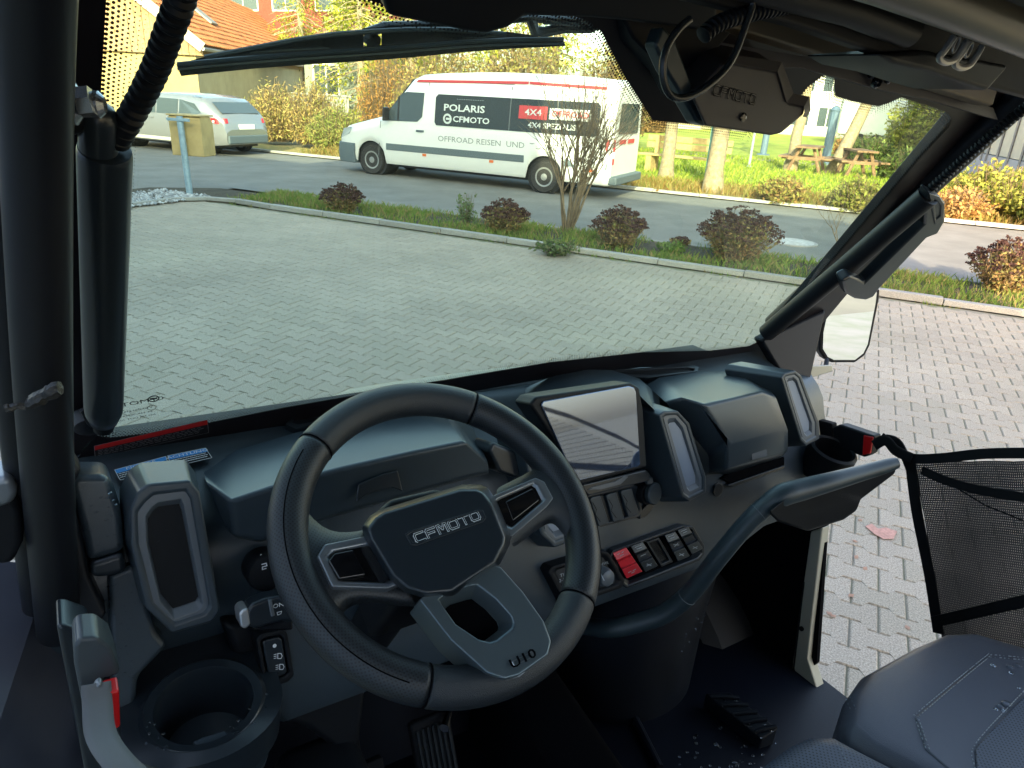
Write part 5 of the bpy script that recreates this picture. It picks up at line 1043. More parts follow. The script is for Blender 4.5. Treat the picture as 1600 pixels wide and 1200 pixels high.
# ---- footwell, coloured near black as its shade
flo = mat('floor_mat', (.004, .006, .012), .42, spec=.2, bump=.3, bs=300, bd=.001)
b = MB(); b.grid([[Vector((-.05, .55, -1.25)), Vector((1.46, .55, -1.25))], [Vector((-.05, .98, -1.25)), Vector((1.46, .98, -1.25))], [Vector((-.05, 1.12, -1.12)), Vector((1.46, 1.12, -1.12))], [Vector((-.05, 1.14, -.80)), Vector((1.46, 1.14, -.80))]]); b.grid([[Vector((-.05, -.8, -1.25)), Vector((1.42, -.8, -1.25))], [Vector((-.05, .55, -1.25)), Vector((1.46, .55, -1.25))]])
cob(b, 'floor_pan', flo)
b = MB(); rows = []
for i in range(25):
    a = math.pi * (1.0 - i / 24.0); rows.append([Vector((1.02 + .19 * math.cos(a), .97 - .16 * math.sin(a), -1.26)), Vector((1.02 + .20 * math.cos(a), .96 - .14 * math.sin(a), -1.05)), Vector((1.04 + .22 * math.cos(a), .95 - .12 * math.sin(a), -.84))])
b.grid(rows); cob(b, 'wheel_arch_bulge', mat('footwell_plastic', (.005, .007, .012), .42, spec=.3, bump=.2, bs=500, bd=.0006), smooth=True)
for _ in range(46): a = rr(.30, .85) * math.pi * .6; z = rr(-1.1, -.92); f_ = (z + 1.26) / .42; drops.append((Vector((1.02 + (.19 + .03 * f_) * math.cos(a) , .97 - (.16 - .04 * f_) * math.sin(a) - .02 * f_, z)), rr(.0012, .0024)))
fr = MB(); q = [U(1102, 1082, 'z', -1.205), U(1140, 1080, 'z', -1.195), U(1216, 1138, 'z', -1.20), U(1190, 1154, 'z', -1.215)]
fr.add(q + [Vector((p.x, p.y, -1.245)) for p in q], [(0, 1, 2, 3), (0, 4, 5, 1), (1, 5, 6, 2), (2, 6, 7, 3), (3, 7, 4, 0)]); fo = cob(fr, 'foot_rest', mat('footwell_plastic', ()), bevel=.004)
for k in range(5):
    f_ = .12 + k * .19; a_, b_ = q[0].lerp(q[3], f_), q[1].lerp(q[2], f_ + .08); r_ = MB(); r_.tube([a_ + Vector((0, 0, .003)), a_.lerp(b_, .5) + Vector((0, 0, .004)), b_ + Vector((0, 0, .001))], .0045, 8); cob(r_, 'tread_rib', mat('footwell_plastic', ()), fo, smooth=True)
for _ in range(60): p = U(rr(1060, 1225), rr(1135, 1215), 'z', -1.249); drops.append((p, rr(.0015, .0045)))
for _ in range(20): f_, g_ = random.random(), random.random(); p = q[0].lerp(q[3], f_).lerp(q[1].lerp(q[2], f_), g_); drops.append((p + Vector((0, 0, .001)), rr(.001, .003)))
b = MB(); b.box((.44, .80, -1.07), (.075, .02, .17), Matrix.Rotation(-.5, 3, 'X')); pd = cob(b, 'accelerator_pedal', rubber_m, bevel=.006)
for k in range(7): b = MB(); b.box((.412 + k * .0095, .788, -1.068), (.004, .006, .15), Matrix.Rotation(-.5, 3, 'X')); cob(b, 'pedal_rib', dashs, pd)
b = MB(); b.box((.30, .80, -1.05), (.09, .02, .08), Matrix.Rotation(-.5, 3, 'X')); b.tube([(.30, .81, -1.02), (.31, .93, -.85)], .012, 8); cob(b, 'brake_pedal', rubber_m, bevel=.004)
b = MB(); b.tube([U(705, 1100, 'y', .84), U(694, 1138, 'y', .80)], [.004, .009], 10); cob(b, 'pedal_bracket', chrome_m)
b = MB(); b.rings([[Vector((.60, y, -1.25)), Vector((.62, y, z)), Vector((.68, y, z + .01)), Vector((.74, y, z)), Vector((.78, y, -1.25))] for y, z in ((.98, -1.02), (.80, -1.05), (.60, -1.09), (.20, -1.10))]); cob(b, 'centre_tunnel', deep, bevel=.02, seg=3)
b = MB(); b.tube([U(990, 1120, 'z', -1.24), U(1030, 1200, 'z', -1.24)], .010, 10); cob(b, 'floor_strake', flo)
# inner tan panel seen low left, and the black pedal box
b = MB(); b.box((.12, .88, -1.10), (.04, .3, .28)); cob(b, 'inner_side_panel', tan_m, bevel=.02)
b = MB(); b.box((.235, .78, -1.06), (.13, .12, .26)); cob(b, 'column_foot_cover', blackp, bevel=.03, seg=4)
# under-dash parts, coloured near black to stand in for the shade there
b = MB(); b.box((.70, 1.10, -.70), (1.46, .06, .36)); cob(b, 'firewall', blackp)
b = MB(); b.prism([Vector((1.435, y, z)) for y, z in ((.80, -.80), (.84, -.70), (1.16, -.60), (1.16, -1.26), (.74, -1.26), (.72, -1.2))], (.012, 0, 0)); cob(b, 'kick_panel', deep)
b = MB(); b.prism([Vector((-.06, y, z)) for y, z in ((.90, -.75), (1.16, -.60), (1.16, -1.26), (.80, -1.26))], (.012, 0, 0)); cob(b, 'kick_panel', deep)
# ---- windscreen: pane, black printed border with dots, frame
glass = glass_mat('windscreen_glass', (.67, .86, .76), 1.45, 0.0, .8, dirt=.05)
nG, dG = PL['G']; gu = Vector((1, 0, 0)); gv = nG.cross(gu)
if gv.z < 0: gv = -gv
G0 = Vector((0, 1.06393, -.50332))
def gp_(x, h, off=0.0): return Vector((x, 0, 0)) + Vector((0, G0.y, G0.z)) + gv * h + nG * off
def bowx(x): return .045 * (1 - ((x - .7) / .7) ** 2)
def pane(x, h, off=0.0):                                        # the pane bulges forward between its ends
    return gp_(x, h, off) - nG * 0.0
b = MB(); rows = [[pane(-.01 + 1.42 * i / 8, -.02 + .82 * j / 4) for i in range(9)] for j in range(5)]; b.grid(rows); ws = cob(b, 'windscreen', glass)
frit = mat('printed_frit', (.009, .007, .009), .35, spec=.25); dotm = frit
# outline of the clear part, in picture order, on the pane
tc = [(168, -60), (166, 0), (158, 140)]
topline = [(560, -40), (580, 2), (640, 18), (690, 31), (735, 35), (765, 28), (800, 6), (860, 14), (918, 32), (940, 50), (975, 118), (1020, 188), (1100, 196), (1170, 206), (1225, 180), (1262, 136), (1286, 118), (1303, 122), (1305, 150), (1330, 158), (1372, 166), (1390, 160), (1408, 152), (1450, 165), (1482, 176), (1488, 186), (1484, 198)]
botline = [(1484, 198), (1440, 245), (1330, 374), (1240, 480), (1196, 528), (1170, 541), (1110, 548), (1000, 551), (860, 566), (740, 586), (600, 610), (450, 636), (330, 660), (240, 676), (175, 684), (150, 680)]
fb = MB()
def fr_strip(line, outer, name):
    b = MB(); a = [U(x, y, 'G', .003) for x, y in line]; o_ = [U(x, y, 'G', .003) for x, y in outer]
    for i in range(len(a) - 1): b.add([a[i], a[i + 1], o_[i + 1], o_[i]], [(0, 1, 2, 3)])
    return cob(b, name, frit, ws)
fr_strip(topline, [(x if x < 1100 else x + (y * .2), min(-120, y - 120) if x < 1200 else y - 95) for x, y in topline[:-3]] + [(1530, 120), (1560, 135), (1575, 150)], 'frit_border')
fr_strip(botline, [(1575, 150), (1500, 250), (1390, 380), (1290, 500), (1235, 560), (1190, 566), (1115, 572), (1000, 574), (862, 590), (742, 611), (602, 636), (452, 664), (332, 690), (242, 708), (172, 724), (110, 730)], 'frit_border')
fr_strip([(150, 680), (152, 600), (156, 300), (158, 140), (166, 0), (168, -80)], [(100, 730), (100, 600), (104, 300), (100, 140), (100, 0), (100, -80)], 'frit_border')
b = MB()
def dots(line, side, n_rows=5, step=.0042):
    P_ = [U(x, y, 'G', .0034) for x, y in line]; L = 0; acc = []
    for a, c in zip(P_, P_[1:]):
        t = (c - a); l_ = t.length; t.normalize(); s_ = nG.cross(t) * side; k = L
        while k < l_:
            p = a + t * k
            for r_ in range(n_rows):
                rad = .00165 * (1 - r_ / (n_rows + .5)); q = p + s_ * (.0012 + r_ * step * .92) + t * (step * .5 if r_ % 2 else 0)
                b.add([q + (t * math.cos(w_) + s_ * math.sin(w_)) * rad for w_ in (0, 1.047, 2.094, 3.142, 4.189, 5.236)], [(0, 1, 2, 3, 4, 5)])
            k += step
        L = k - l_
dots(topline, -1, 6); dots(botline, -1, 6); dots([(168, -80), (166, 0), (158, 140), (156, 300), (152, 600), (150, 680)], 1, 9)
dd = cob(b, 'frit_dots', frit, ws, kind='stuff')
# mirrored maker's print on the pane
b = MB(); ux = (U(196, 631, 'G', .004) - U(240, 623, 'G', .004)).normalized(); uy = nG.cross(ux) * -1
def mtext(b, s_, px, py, size, xs=1.3): b.text(s_, U(px, py, 'G', .0035), ux, uy, size, .0, 'CENTER', .0, xs)
mtext(b, 'CFMOTO', 215, 629, .0125, 1.25); mtext(b, 'Vorderglas', 214, 640, .007); mtext(b, 'E4 43R-001582', 213, 647, .005); mtext(b, 'AS2 M6 DOT 1021', 212, 653, .005)
c_ = U(240, 623, 'G', .0035); b.tube([c_ + (gu * math.cos(a) + gv * math.sin(a)) * .0065 for a in [6.2832 * i / 20 for i in range(21)]], .0009, 4); b.tube([c_ - gu * .0045, c_ + gu * .0045], .0012, 4)
c_ = U(237, 637, 'G', .0035); b.tube([c_ + (gu * math.cos(a) + gv * math.sin(a)) * .0055 for a in [6.2832 * i / 20 for i in range(21)]], .0004, 4)
cob(b, 'maker_print', mat('print_black', (.02, .02, .02), .6), ws)
sticker([(147, 697), (324, 656), (326, 676), (149, 716)], 'G', .0045, redp, '', 4, frit, 'warning_sticker', 'long red headed warning sticker along the windscreen foot', mat('print_grey', (.25, .25, .27), .6), ws)
# windscreen foot rail and gasket
b = MB(); b.rings([[gp_(x, -.035, .006) + Vector((0, bowx(x) * .8, 0)), gp_(x, -.005, .012) + Vector((0, bowx(x) * .5, 0)), gp_(x, -.004, -.01) + Vector((0, bowx(x) * .5, 0)), gp_(x, -.06, -.02) + Vector((0, bowx(x), 0))] for x in [-.06 + 1.54 * i / 30 for i in range(31)]]); cob(b, 'windscreen_foot_rail', frame_m, smooth=True)
b = MB(); b.rings([[gp_(x, .79, .01), gp_(x, .79, -.03), gp_(x, .86, -.03), gp_(x, .86, .01)] for x in (-.06, 1.46)]); cob(b, 'windscreen_top_rail', frame_m, bevel=.01)
# ---- pillars
gl_dir = gv.copy()
def pil(name, pts, r, M=frame_m, label=None, seg=20, **k): b = MB(); b.tube([Vector(p) for p in pts], r, seg, **k); o = cob(b, name, M, smooth=True); (o.__setitem__('label', label) if label else None); return o
# right: structural tube outside the pane, padded tube inside, both along the rake
R0, R1 = U(1240, 480, 'x', 1.46), U(1594, 152, 'x', 1.44)
pil('right_pillar', [R0 + (R0 - R1) * .12, R0, R1, R1 + (R1 - R0) * .25], .027, label='right roof pillar tube beside the windscreen')
b = MB(); q = [U(1196, 528, 'G', -.004), U(1487, 186, 'G', -.004), U(1560, 130, 'G', -.004), U(1258, 540, 'G', -.004)]; b.prism(q, nG * -.02); cob(b, 'pillar_plate', frame_m, bevel=.003)
pp = [U(1198, 520, 'x', 1.385), U(1320, 418, 'x', 1.365), U(1450, 306, 'x', 1.345)]
pil('right_padded_tube', pp, [.0205, .021, .021], frame_m, 'matte black padded tube along the right pillar', 24)
b = MB(); hose(b, [U(1436, 312, 'x', 1.345), U(1480, 272, 'x', 1.345), U(1525, 232, 'x', 1.345), U(1575, 190, 'x', 1.345), U(1640, 140, 'x', 1.34)], .0078, .0072); cob(b, 'right_cable_conduit', blackp, smooth=True)
b = MB(); b.tube(bez([U(1450, 300, 'x', 1.36), U(1476, 282, 'x', 1.36), U(1500, 262, 'x', 1.36), U(1560, 208, 'x', 1.36)]), .0022, 6); cob(b, 'thin_wire', mat('wire_grey', (.06, .06, .06), .4), smooth=True)
gusset = MB(); gusset.prism([U(1190, 532, 'y', 1.03), U(1255, 500, 'y', 1.0), U(1292, 484, 'y', .98), U(1268, 590, 'y', .95), U(1258, 640, 'y', .93), U(1225, 590, 'y', .98)], (0, .03, 0)); cob(gusset, 'pillar_gusset', frame_m, bevel=.006)
# grab handle on the right pillar
gh_o = [(1455, 308), (1474, 314), (1478, 342), (1466, 366), (1446, 372), (1372, 452), (1362, 468), (1344, 470), (1326, 464), (1322, 440), (1338, 440), (1352, 452), (1434, 346), (1440, 330)]
gh2 = prismP('pillar_grab_handle', [(1452, 300), (1470, 308), (1478, 318), (1478, 345), (1466, 366), (1448, 373), (1374, 452), (1366, 464), (1352, 470), (1336, 468), (1322, 460), (1316, 440), (1330, 432), (1342, 436), (1352, 442), (1444, 352), (1446, 322)], 'G', .075, .026, dashs, bevel=.006)
gh2['label'] = 'black grab handle bolted to the right pillar'
ringP('handle_end', [(1452, 302), (1468, 308), (1476, 320), (1474, 343), (1462, 352)], [(1460, 312), (1466, 314), (1471, 322), (1470, 338), (1463, 344)], 'G', .078, .02, .006, dashs, gh2, bevel=.002, floor=('handle_end_floor', deep))
# left: two tubes, plate, padded tube with hose
Lp = [U(52, -60, 'y', .56), U(56, 200, 'y', .64), U(66, 560, 'y', .72), U(78, 800, 'y', .80), U(92, 985, 'y', .86)]
pil('left_pillar', bez(Lp, 6), .0235, label='left roof pillar tube close to the viewer', seg=28)
Lp2 = [U(-12, -60, 'y', .60), U(0, 200, 'y', .68), U(22, 560, 'y', .76), U(38, 740, 'y', .82), U(62, 945, 'y', .88)]
pil('left_outer_pillar', bez(Lp2, 6), .018, label='outer of the two left pillar tubes', seg=24)
wm = mat('weld', (.02, .019, .018), .5, .0, bump=1.0, bs=90, bd=.006)
b = MB(); P_ = [U(44 + 5 * k + rr(-1, 1), 632 - 2.6 * k + rr(-2, 2), 'y', .672 - .001 * k) for k in range(11)]; b.tube(P_, [rr(.0045, .0075) for _ in P_], 7); cob(b, 'weld_bead', wm, smooth=True); b = MB(); b.tube([U(8 + 4.5 * k, 640 + rr(-2, 2) - k, 'y', .70) for k in range(8)], [rr(.003, .0045) for _ in range(8)], 6); cob(b, 'weld_bead', wm, smooth=True)
b = MB(); b.prism([U(100, -60, 'G', -.006), U(162, -60, 'G', -.006), U(152, 300, 'G', -.006), U(150, 690, 'G', -.006), U(104, 735, 'G', -.006), U(96, 300, 'G', -.006)], nG * -.02); cob(b, 'pillar_plate', frame_m, bevel=.003)
b = MB(); b.prism([U(100, 690, 'F', .02), U(128, 735, 'F', .02), U(110, 770, 'F', .02), U(130, 850, 'F', .02), U(140, 900, 'F', .02), U(168, 960, 'F', .02), U(150, 982, 'F', .02), U(108, 975, 'F', .02), U(100, 860, 'F', .02)], -PL['F'][0] * .05); cob(b, 'pillar_foot_cover', frame_m, bevel=.006)
c0, c1 = U(162, 648, 'G', .045), U(164, 236, 'G', .045); ax = (c1 - c0).normalized(); Lc = (c1 - c0).length
b = MB(); b.lathe(c0, ax, [(.008, -.018), (.016, -.012), (.0205, .006), (.0215, .02), (.0215, Lc - .004), (.0212, Lc), (.0206, Lc + .002), (.0165, Lc + .004), (.001, Lc + .004)], 36); o = cob(b, 'left_padded_tube', dashs, smooth=True); o['label'] = 'thick matte black padded tube standing before the left pillar'
b = MB(); b.lathe(c0, ax, [(.006, -.034), (.012, -.030), (.012, -.018)], 12); cob(b, 'tube_end_plug', blackp, smooth=True)
b = MB(); b.lathe(U(154, 232, 'G', .050), ax, [(.015, 0), (.015, .030), (.012, .038), (.005, .043), (.001, .044)], 24); cob(b, 'mount_cap', dashs, smooth=True)
b = MB(); b.lathe(U(104, 160, 'G', .075), Vector((1, -.3, 0)), [(.016, 0), (.016, .006), (.010, .010), (.010, .022), (.006, .026)], 18); b.lathe(U(122, 160, 'G', .085), Vector((1, -.3, .2)), [(.011, 0), (.011, .010)], 6); cob(b, 'pillar_bolt', mat('bolt_steel', (.35, .36, .38), .25, .8), smooth=False)
b = MB(); b.rings([[U(x, y, 'G', o_) for x, y in ((100, 135), (128, 150), (134, 205), (104, 215))] for o_ in (.06, .035)]); cob(b, 'mount_bracket', frame_m, bevel=.003)
hp = [U(182, 222, 'G', .050), U(200, 190, 'G', .052), U(222, 150, 'G', .056), U(244, 105, 'G', .062), U(262, 55, 'G', .070), U(284, -5, 'G', .08), U(300, -60, 'G', .09)]
b = MB(); hose(b, hp, .0092, .0085, .16, 16); o = cob(b, 'left_cable_conduit', blackp, smooth=True); o['label'] = 'ribbed black cable conduit rising from the left padded tube'
b = MB(); b.tube([U(182, 224, 'G', .05), U(192, 200, 'G', .051), U(203, 186, 'G', .052)], [.0095, .0105, .009], 16); cob(b, 'conduit_sleeve', blackp, smooth=True)
b = MB(); b.lathe(U(140, 668, 'G', .03), nG, [(.018, -.02), (.018, 0), (.010, .006)], 16); b.tube([U(128, 640, 'G', .03), U(140, 662, 'G', .035), U(152, 672, 'G', .03)], .003, 8); cob(b, 'lower_clamp', frame_m, smooth=True)
# ---- overhead: roof, header beam, tubes, control box, lamp
b = MB(); b.box((.70, -.15, .20), (1.62, 1.75, .03)); cob(b, 'roof_panel', headl, bevel=.01)
def band(name, top, bot, y, M, th=.03, label=None, bevel=.004):
    b = MB(); t = [U(*p, 'y', y) for p in top]; q = [U(*p, 'y', y) for p in bot]
    b.rings([[a, c, c + Vector((0, th, 0)), a + Vector((0, th, 0))] for a, c in zip(t, q)]); o = cob(b, name, M, bevel=bevel)
    if label: o['label'] = label
    return o
band('header_beam', [(880, -60), (1045, -30), (1250, 40), (1380, 90), (1450, 108), (1560, 140)], [(880, -30), (1000, 2), (1250, 76), (1380, 113), (1450, 134), (1552, 166)], .64, mat('header_warm_light', (.12, .082, .045), .5, bump=.15, bs=700, bd=.0004), label='roof header beam across the top right, tinted brown as warm light')  # brown base colour stands in for warm light bounced onto the beam
band('header_cover', [(1090, 52), (1250, 77), (1380, 114), (1450, 135), (1552, 168)], [(1100, 110), (1252, 106), (1380, 142), (1450, 156), (1560, 188)], .675, mat('header_cover_plastic', (.030, .027, .034), .55), th=.006, bevel=.001)
band('roof_lining_front', [(600, -120), (900, -100), (1250, -60), (1420, 10), (1640, 60)], [(600, -44), (900, -48), (1250, 41), (1420, 100), (1640, 160)], .52, headl, th=.02)
# curved dark visor moulding at the top middle
b = MB(); b.prism([U(x, y, 'G', .03) for x, y in ((575, -60), (590, -2), (650, 10), (705, 22), (740, 27), (775, 18), (800, 0), (900, 4), (960, 10), (1100, 30), (1100, -60))], nG * .03); cob(b, 'visor_moulding', blackp, bevel=.006)
pil('roof_cross_tube', [U(1300, -58, 'y', .44), U(1380, -32, 'y', .44), U(1480, 6, 'y', .44), U(1640, 70, 'y', .44)], .021, mat('tube_warm_light', (.07, .06, .04), .36), 'roof cross tube at the top right corner', 24)  # tube colour warmed to imitate the same bounced light
pil('roof_cross_tube', [U(1050, -60, 'y', .50), U(1330, 14, 'y', .50), U(1420, 50, 'y', .50)], .016, blackp, 'thinner dark roof tube behind the larger one', 18)
b = MB(); b.prism([U(x, y, 'y', .505) for x, y in ((1375, 84), (1445, 78), (1530, 92), (1580, 102), (1545, 142), (1500, 128), (1455, 112), (1400, 100))], (0, .10, 0)); cob(b, 'lamp_housing', blackp, bevel=.008)
cl = mat('clip_steel', (.42, .40, .36), .4, .4)
b = MB()
for dx in (0, 24):
    P_ = bez([U(x + dx, y + dx * .35, 'y', .485) for x, y in ((1490, 58), (1478, 76), (1468, 90), (1476, 97), (1490, 94), (1502, 78), (1510, 64))], 5); b.tube(P_, .0038, 8)
lc = cob(b, 'roof_clip', cl, smooth=True); lc['label'] = 'pale double looped clip under the roof lining'
b = MB()
for dx in (0, 20): c_ = U(1494 + dx, 70 + dx * .4, 'y', .487); b.tube([c_ + (Vector((1, 0, 0)) * math.cos(a) * .0042 + Vector((.3, 0, 1)).normalized() * math.sin(a) * .0085) for a in [6.2832 * i / 16 for i in range(17)]], .0014, 6)
cob(b, 'clip_ring', cl, lc, smooth=True)
b = MB(); 
for x, y in ((1366, 114), (1371, 129), (1391, 122)): b.lathe(U(x, y, 'y', .665), (0, -1, -.3), [(.0085, -.004), (.0085, .001), (.005, .004), (.004, .001)], 18)
cob(b, 'header_screws', gloss_m, smooth=True)
# overhead control box with embossed name, cable loop
bo = [(1042, 128), (1118, 84), (1150, 60), (1226, 98), (1238, 146), (1262, 150), (1266, 168), (1258, 182), (1222, 212), (1206, 214), (1100, 200), (1076, 160)]
box_m = mat('box_plastic', (.034, .030, .032), .5, bump=.35, bs=1000, bd=.0006)
b = MB(); F_ = [(1080, 150), (1126, 102), (1150, 98), (1218, 112), (1232, 160), (1258, 166), (1256, 180), (1220, 210), (1204, 213), (1102, 198)]
f = [U(x, y, 'y', .60) for x, y in F_]; g_ = [U(x - 6, y - 13, 'y', .625) for x, y in F_]; h_ = [U(x - 50, y - 42, 'y', .72) for x, y in F_]; b.rings([f, g_, h_]); cbx = cob(b, 'overhead_box', box_m, bevel=.004, seg=3); cbx['label'] = 'dark overhead box with embossed maker name'
b = MB(); ro = [(1138, 84), (1222, 97), (1240, 146), (1265, 151), (1267, 172), (1260, 184)]; ri = [(1142, 99), (1215, 112), (1229, 160), (1256, 166), (1257, 176), (1254, 182)]; b.rings([[U(*o_, 'y', .612), U(*i_, 'y', .5975), U(*i_, 'y', .602), U(*o_, 'y', .62)] for o_, i_ in zip(ro, ri)]); cob(b, 'box_lit_edge', mat('box_lit_plastic', (.10, .09, .085), .5, bump=.3, bs=900, bd=.0005), cbx, bevel=.0015)  # paler strip painted on as the lit side faces of the box
e0, e1 = U(1116, 140, 'y', .5985), U(1180, 156, 'y', .5985); ux_ = (e1 - e0).normalized(); uy_ = Vector((0, -1, 0)).cross(ux_)
b1, b2 = MB(), MB(); logo(b1, b2, e0, ux_, uy_, Vector((0, -1, 0)), (e1 - e0).length, .0095, .0012, .0006, .0003); cob(b1, 'embossed_lettering', deep, cbx); cob(b2, 'embossed_lettering', mat('emboss_edge', (.06, .055, .055), .35), cbx)
b = MB(); b.lathe(U(1161, 183, 'y', .5985), (0, -1, 0), [(.005, 0), (.005, .001), (.003, .0015)], 16); cob(b, 'box_screw', gloss_m, cbx)
prismP('box_side_flap', [(1036, 40), (1056, 60), (1090, 152), (1106, 198), (1090, 192), (1066, 150), (1042, 110), (1024, 70)], 'y', -.0 + .615, .03, mat('flap_teal', (.018, .028, .032), .3), bevel=.004, sh=(0, .05, 0))
prismP('header_side_mount', [(950, -20), (1170, 20), (1120, 80), (1060, 150), (1040, 110), (990, 60)], 'y', .66, .03, blackp, bevel=.004, sh=(0, .06, 0))
lp_ = [U(x, y, 'y', .50) for x, y in ((1170, -30), (1176, 5), (1165, 40), (1150, 80), (1132, 110), (1100, 138), (1072, 152), (1050, 150), (1038, 130), (1036, 100), (1044, 70), (1062, 44), (1078, 30))]
b = MB(); b.tube(bez(lp_), .0034, 10); o = cob(b, 'hanging_cable_loop', mat('cable_black', (.015, .018, .02), .25), smooth=True); o['label'] = 'loop of black cable hanging from the roof'
b = MB(); hose(b, [U(x, y, 'y', .52) for x, y in ((1098, 56), (1120, 38), (1160, 24), (1230, 10), (1300, 2), (1380, -4))], .007, .006, .14, 12); cob(b, 'roof_cable_conduit', blackp, smooth=True)
# ---- wiper outside the pane
wm1 = mat('wiper_black', (.012, .016, .02), .35); wm2 = mat('wiper_rubber', (.008, .008, .009), .6)
wip = bpy.data.objects.new('wiper', None); COL.objects.link(wip); wip.parent = utv; wip['label'] = 'wiper resting across the top of the windscreen'
def gl_(x, y, off=-.03): return U(x, y, 'G', off)
b = MB(); L1 = [(275, 100), (330, 91), (400, 82), (480, 78), (560, 73), (640, 67), (720, 60), (800, 57), (878, 58)]; L2 = [(283, 119), (330, 114), (400, 107), (480, 101), (560, 96), (640, 90), (720, 82), (800, 76), (884, 72)]
b.rings([[gl_(a[0], a[1], -.012), gl_(a[0], a[1], -.020), gl_(c[0], c[1], -.012), gl_(c[0], c[1], -.006)] for a, c in zip(L1, L2)]); cob(b, 'blade_rubber', wm2, wip)
b = MB(); L3 = [(277, 101), (330, 96), (400, 90), (480, 84), (560, 79), (640, 73), (720, 66), (800, 62), (880, 61)]; b.tube([gl_(*p, -.008) for p in L3], .0022, 8); b.tube([gl_(p[0], p[1] + 7, -.006) for p in L3], .0012, 6); cob(b, 'blade_spine', mat('wiper_edge', (.05, .06, .07), .3), wip)
for L1, L2 in (([(288, 97), (330, 86), (392, 73), (460, 60), (520, 51), (568, 46)], [(290, 102), (330, 97), (395, 89), (460, 84), (520, 79), (568, 76)]), ([(596, 44), (640, 42), (700, 42), (790, 49), (840, 56)], [(596, 74), (640, 71), (700, 66), (795, 61), (842, 60)]), ([(566, 44), (598, 42)], [(566, 54), (598, 52)]), ([(574, 62), (588, 60)], [(572, 76), (590, 74)])):
    b = MB(); b.rings([[gl_(a[0], a[1], -.022), gl_(a[0], a[1], -.034), gl_(c[0], c[1], -.034), gl_(c[0], c[1], -.022)] for a, c in zip(L1, L2)]); cob(b, 'blade_frame', wm1, wip)
for line in ([(320, 90), (392, 76), (460, 63), (520, 54), (580, 49), (640, 46), (700, 46), (790, 53)], [(392, 84), (460, 79), (505, 77), (515, 79)], [(700, 68), (730, 62), (790, 57)]):
    b = MB(); b.tube([gl_(*p, -.019) for p in line], .0024, 6); cob(b, 'frame_edge', mat('wiper_edge', (.05, .06, .07), .3), wip, smooth=True)
b = MB(); L1 = [(572, 52), (600, 42), (640, 40), (700, 38), (760, 34), (830, 28), (840, 30), (920, 32)]; b.tube([gl_(*p, -.045) for p in L1], [.010, .010, .009, .009, .008, .008, .008, .008], 8, flat=.5); b.tube([gl_(*p, -.045) for p in ((828, 24), (836, 48), (850, 50), (880, 44), (922, 44), (940, 34))], .006, 8); b.tube([gl_(850, 32, -.04), gl_(905, 36, -.04)], .004, 8); b.tube([gl_(575, 58, -.04), gl_(588, 66, -.03)], .007, 8); cob(b, 'wiper_arm', wm1, wip, smooth=True)

# ---- side mirror
mo = [(1292, 470), (1281, 520), (1280, 548), (1289, 562), (1300, 567), (1337, 567), (1352, 556), (1360, 540), (1374, 470), (1376, 452), (1330, 448)]
mn = Vector((-.52, -1, .06)).normalized(); PL['M'] = (mn, mn.dot(U(1325, 520, 'y', 1.05)))
mr_ = prismP('side_mirror', mo, 'M', .0, .035, blackp, bevel=.006); mr_['label'] = 'right side mirror outside the pillar'
cxm, cym = 1327, 512
prismP('mirror_glass', [(cxm + (x - cxm) * .88, cym + (y - cym) * .92) for x, y in mo], 'M', .002, .002, mat('mirror_silver', (.60, .73, .95), .01, 1.0), mr_, bevel=.0005)
b = MB(); b.rings([[U(x, y, 'y', 1.0 + d) for x, y in ((1262, 572), (1300, 570), (1302, 580), (1268, 590))] for d in (0, .05)]); cob(b, 'mirror_bracket', tan_m, mr_, bevel=.004)
b = MB(); b.tube([U(1292, 562, 'y', 1.05), U(1290, 574, 'y', 1.03)], .006, 8); cob(b, 'mirror_stalk', blackp, mr_)
# ---- passenger grab bar
bar_m = mat('grab_bar_plastic', (.026, .042, .050), .38, bump=.3, bs=1000, bd=.0005)
gb = [(Vector(U(900, 975, 'y', .90)), .022), (Vector(U(950, 982, 'y', .80)), .022), (U(1000, 972, 'y', .76), .023), (U(1040, 958, 'y', .73), .0225), (U(1080, 925, 'y', .70), .0215), (U(1125, 868, 'y', .67), .021), (U(1170, 815, 'y', .65), .0205), (U(1198, 790, 'y', .64), .0215), (U(1222, 774, 'y', .63), .0245), (U(1256, 764, 'y', .62), .0235), (U(1300, 752, 'y', .605), .0205), (U(1350, 738, 'y', .595), .0175), (U(1388, 727, 'y', .585), .0155), (U(1401, 723, 'y', .58), .012)]
P_ = bez([q[0] for q in gb], 6); rs = []
for i in range(len(gb) - 1): rs += [gb[i][1] + (gb[i + 1][1] - gb[i][1]) * j / 6 for j in range(6)]
rs.append(gb[-1][1]); rs = [q * .80 for q in rs]; b = MB(); b.tube(P_, rs, 24); bar = cob(b, 'passenger_grab_bar', bar_m, smooth=True); bar['label'] = 'bent passenger grab bar running from the console to the door opening'
for f_ in (.30, .50):
    i = int(len(P_) * f_); t = (P_[i + 1] - P_[i]).normalized(); u = t.orthogonal().normalized(); v = t.cross(u); b = MB(); b.tube([P_[i] + (u * math.cos(a) + v * math.sin(a)) * (rs[i] * 1.0) for a in [6.2832 * j / 28 for j in range(29)]], .0008, 5); cob(b, 'bar_seam', mat('seam_grey', (.10, .12, .13), .5), bar)
b = MB(); b.rings([[U(x, y, 'y', d) for x, y in ((1228, 778), (1400, 732), (1398, 740), (1345, 780), (1338, 798), (1318, 812), (1262, 830), (1215, 815), (1200, 800))] for d in (.615, .66)]); cob(b, 'bar_bracket', blackp, bar, bevel=.008)
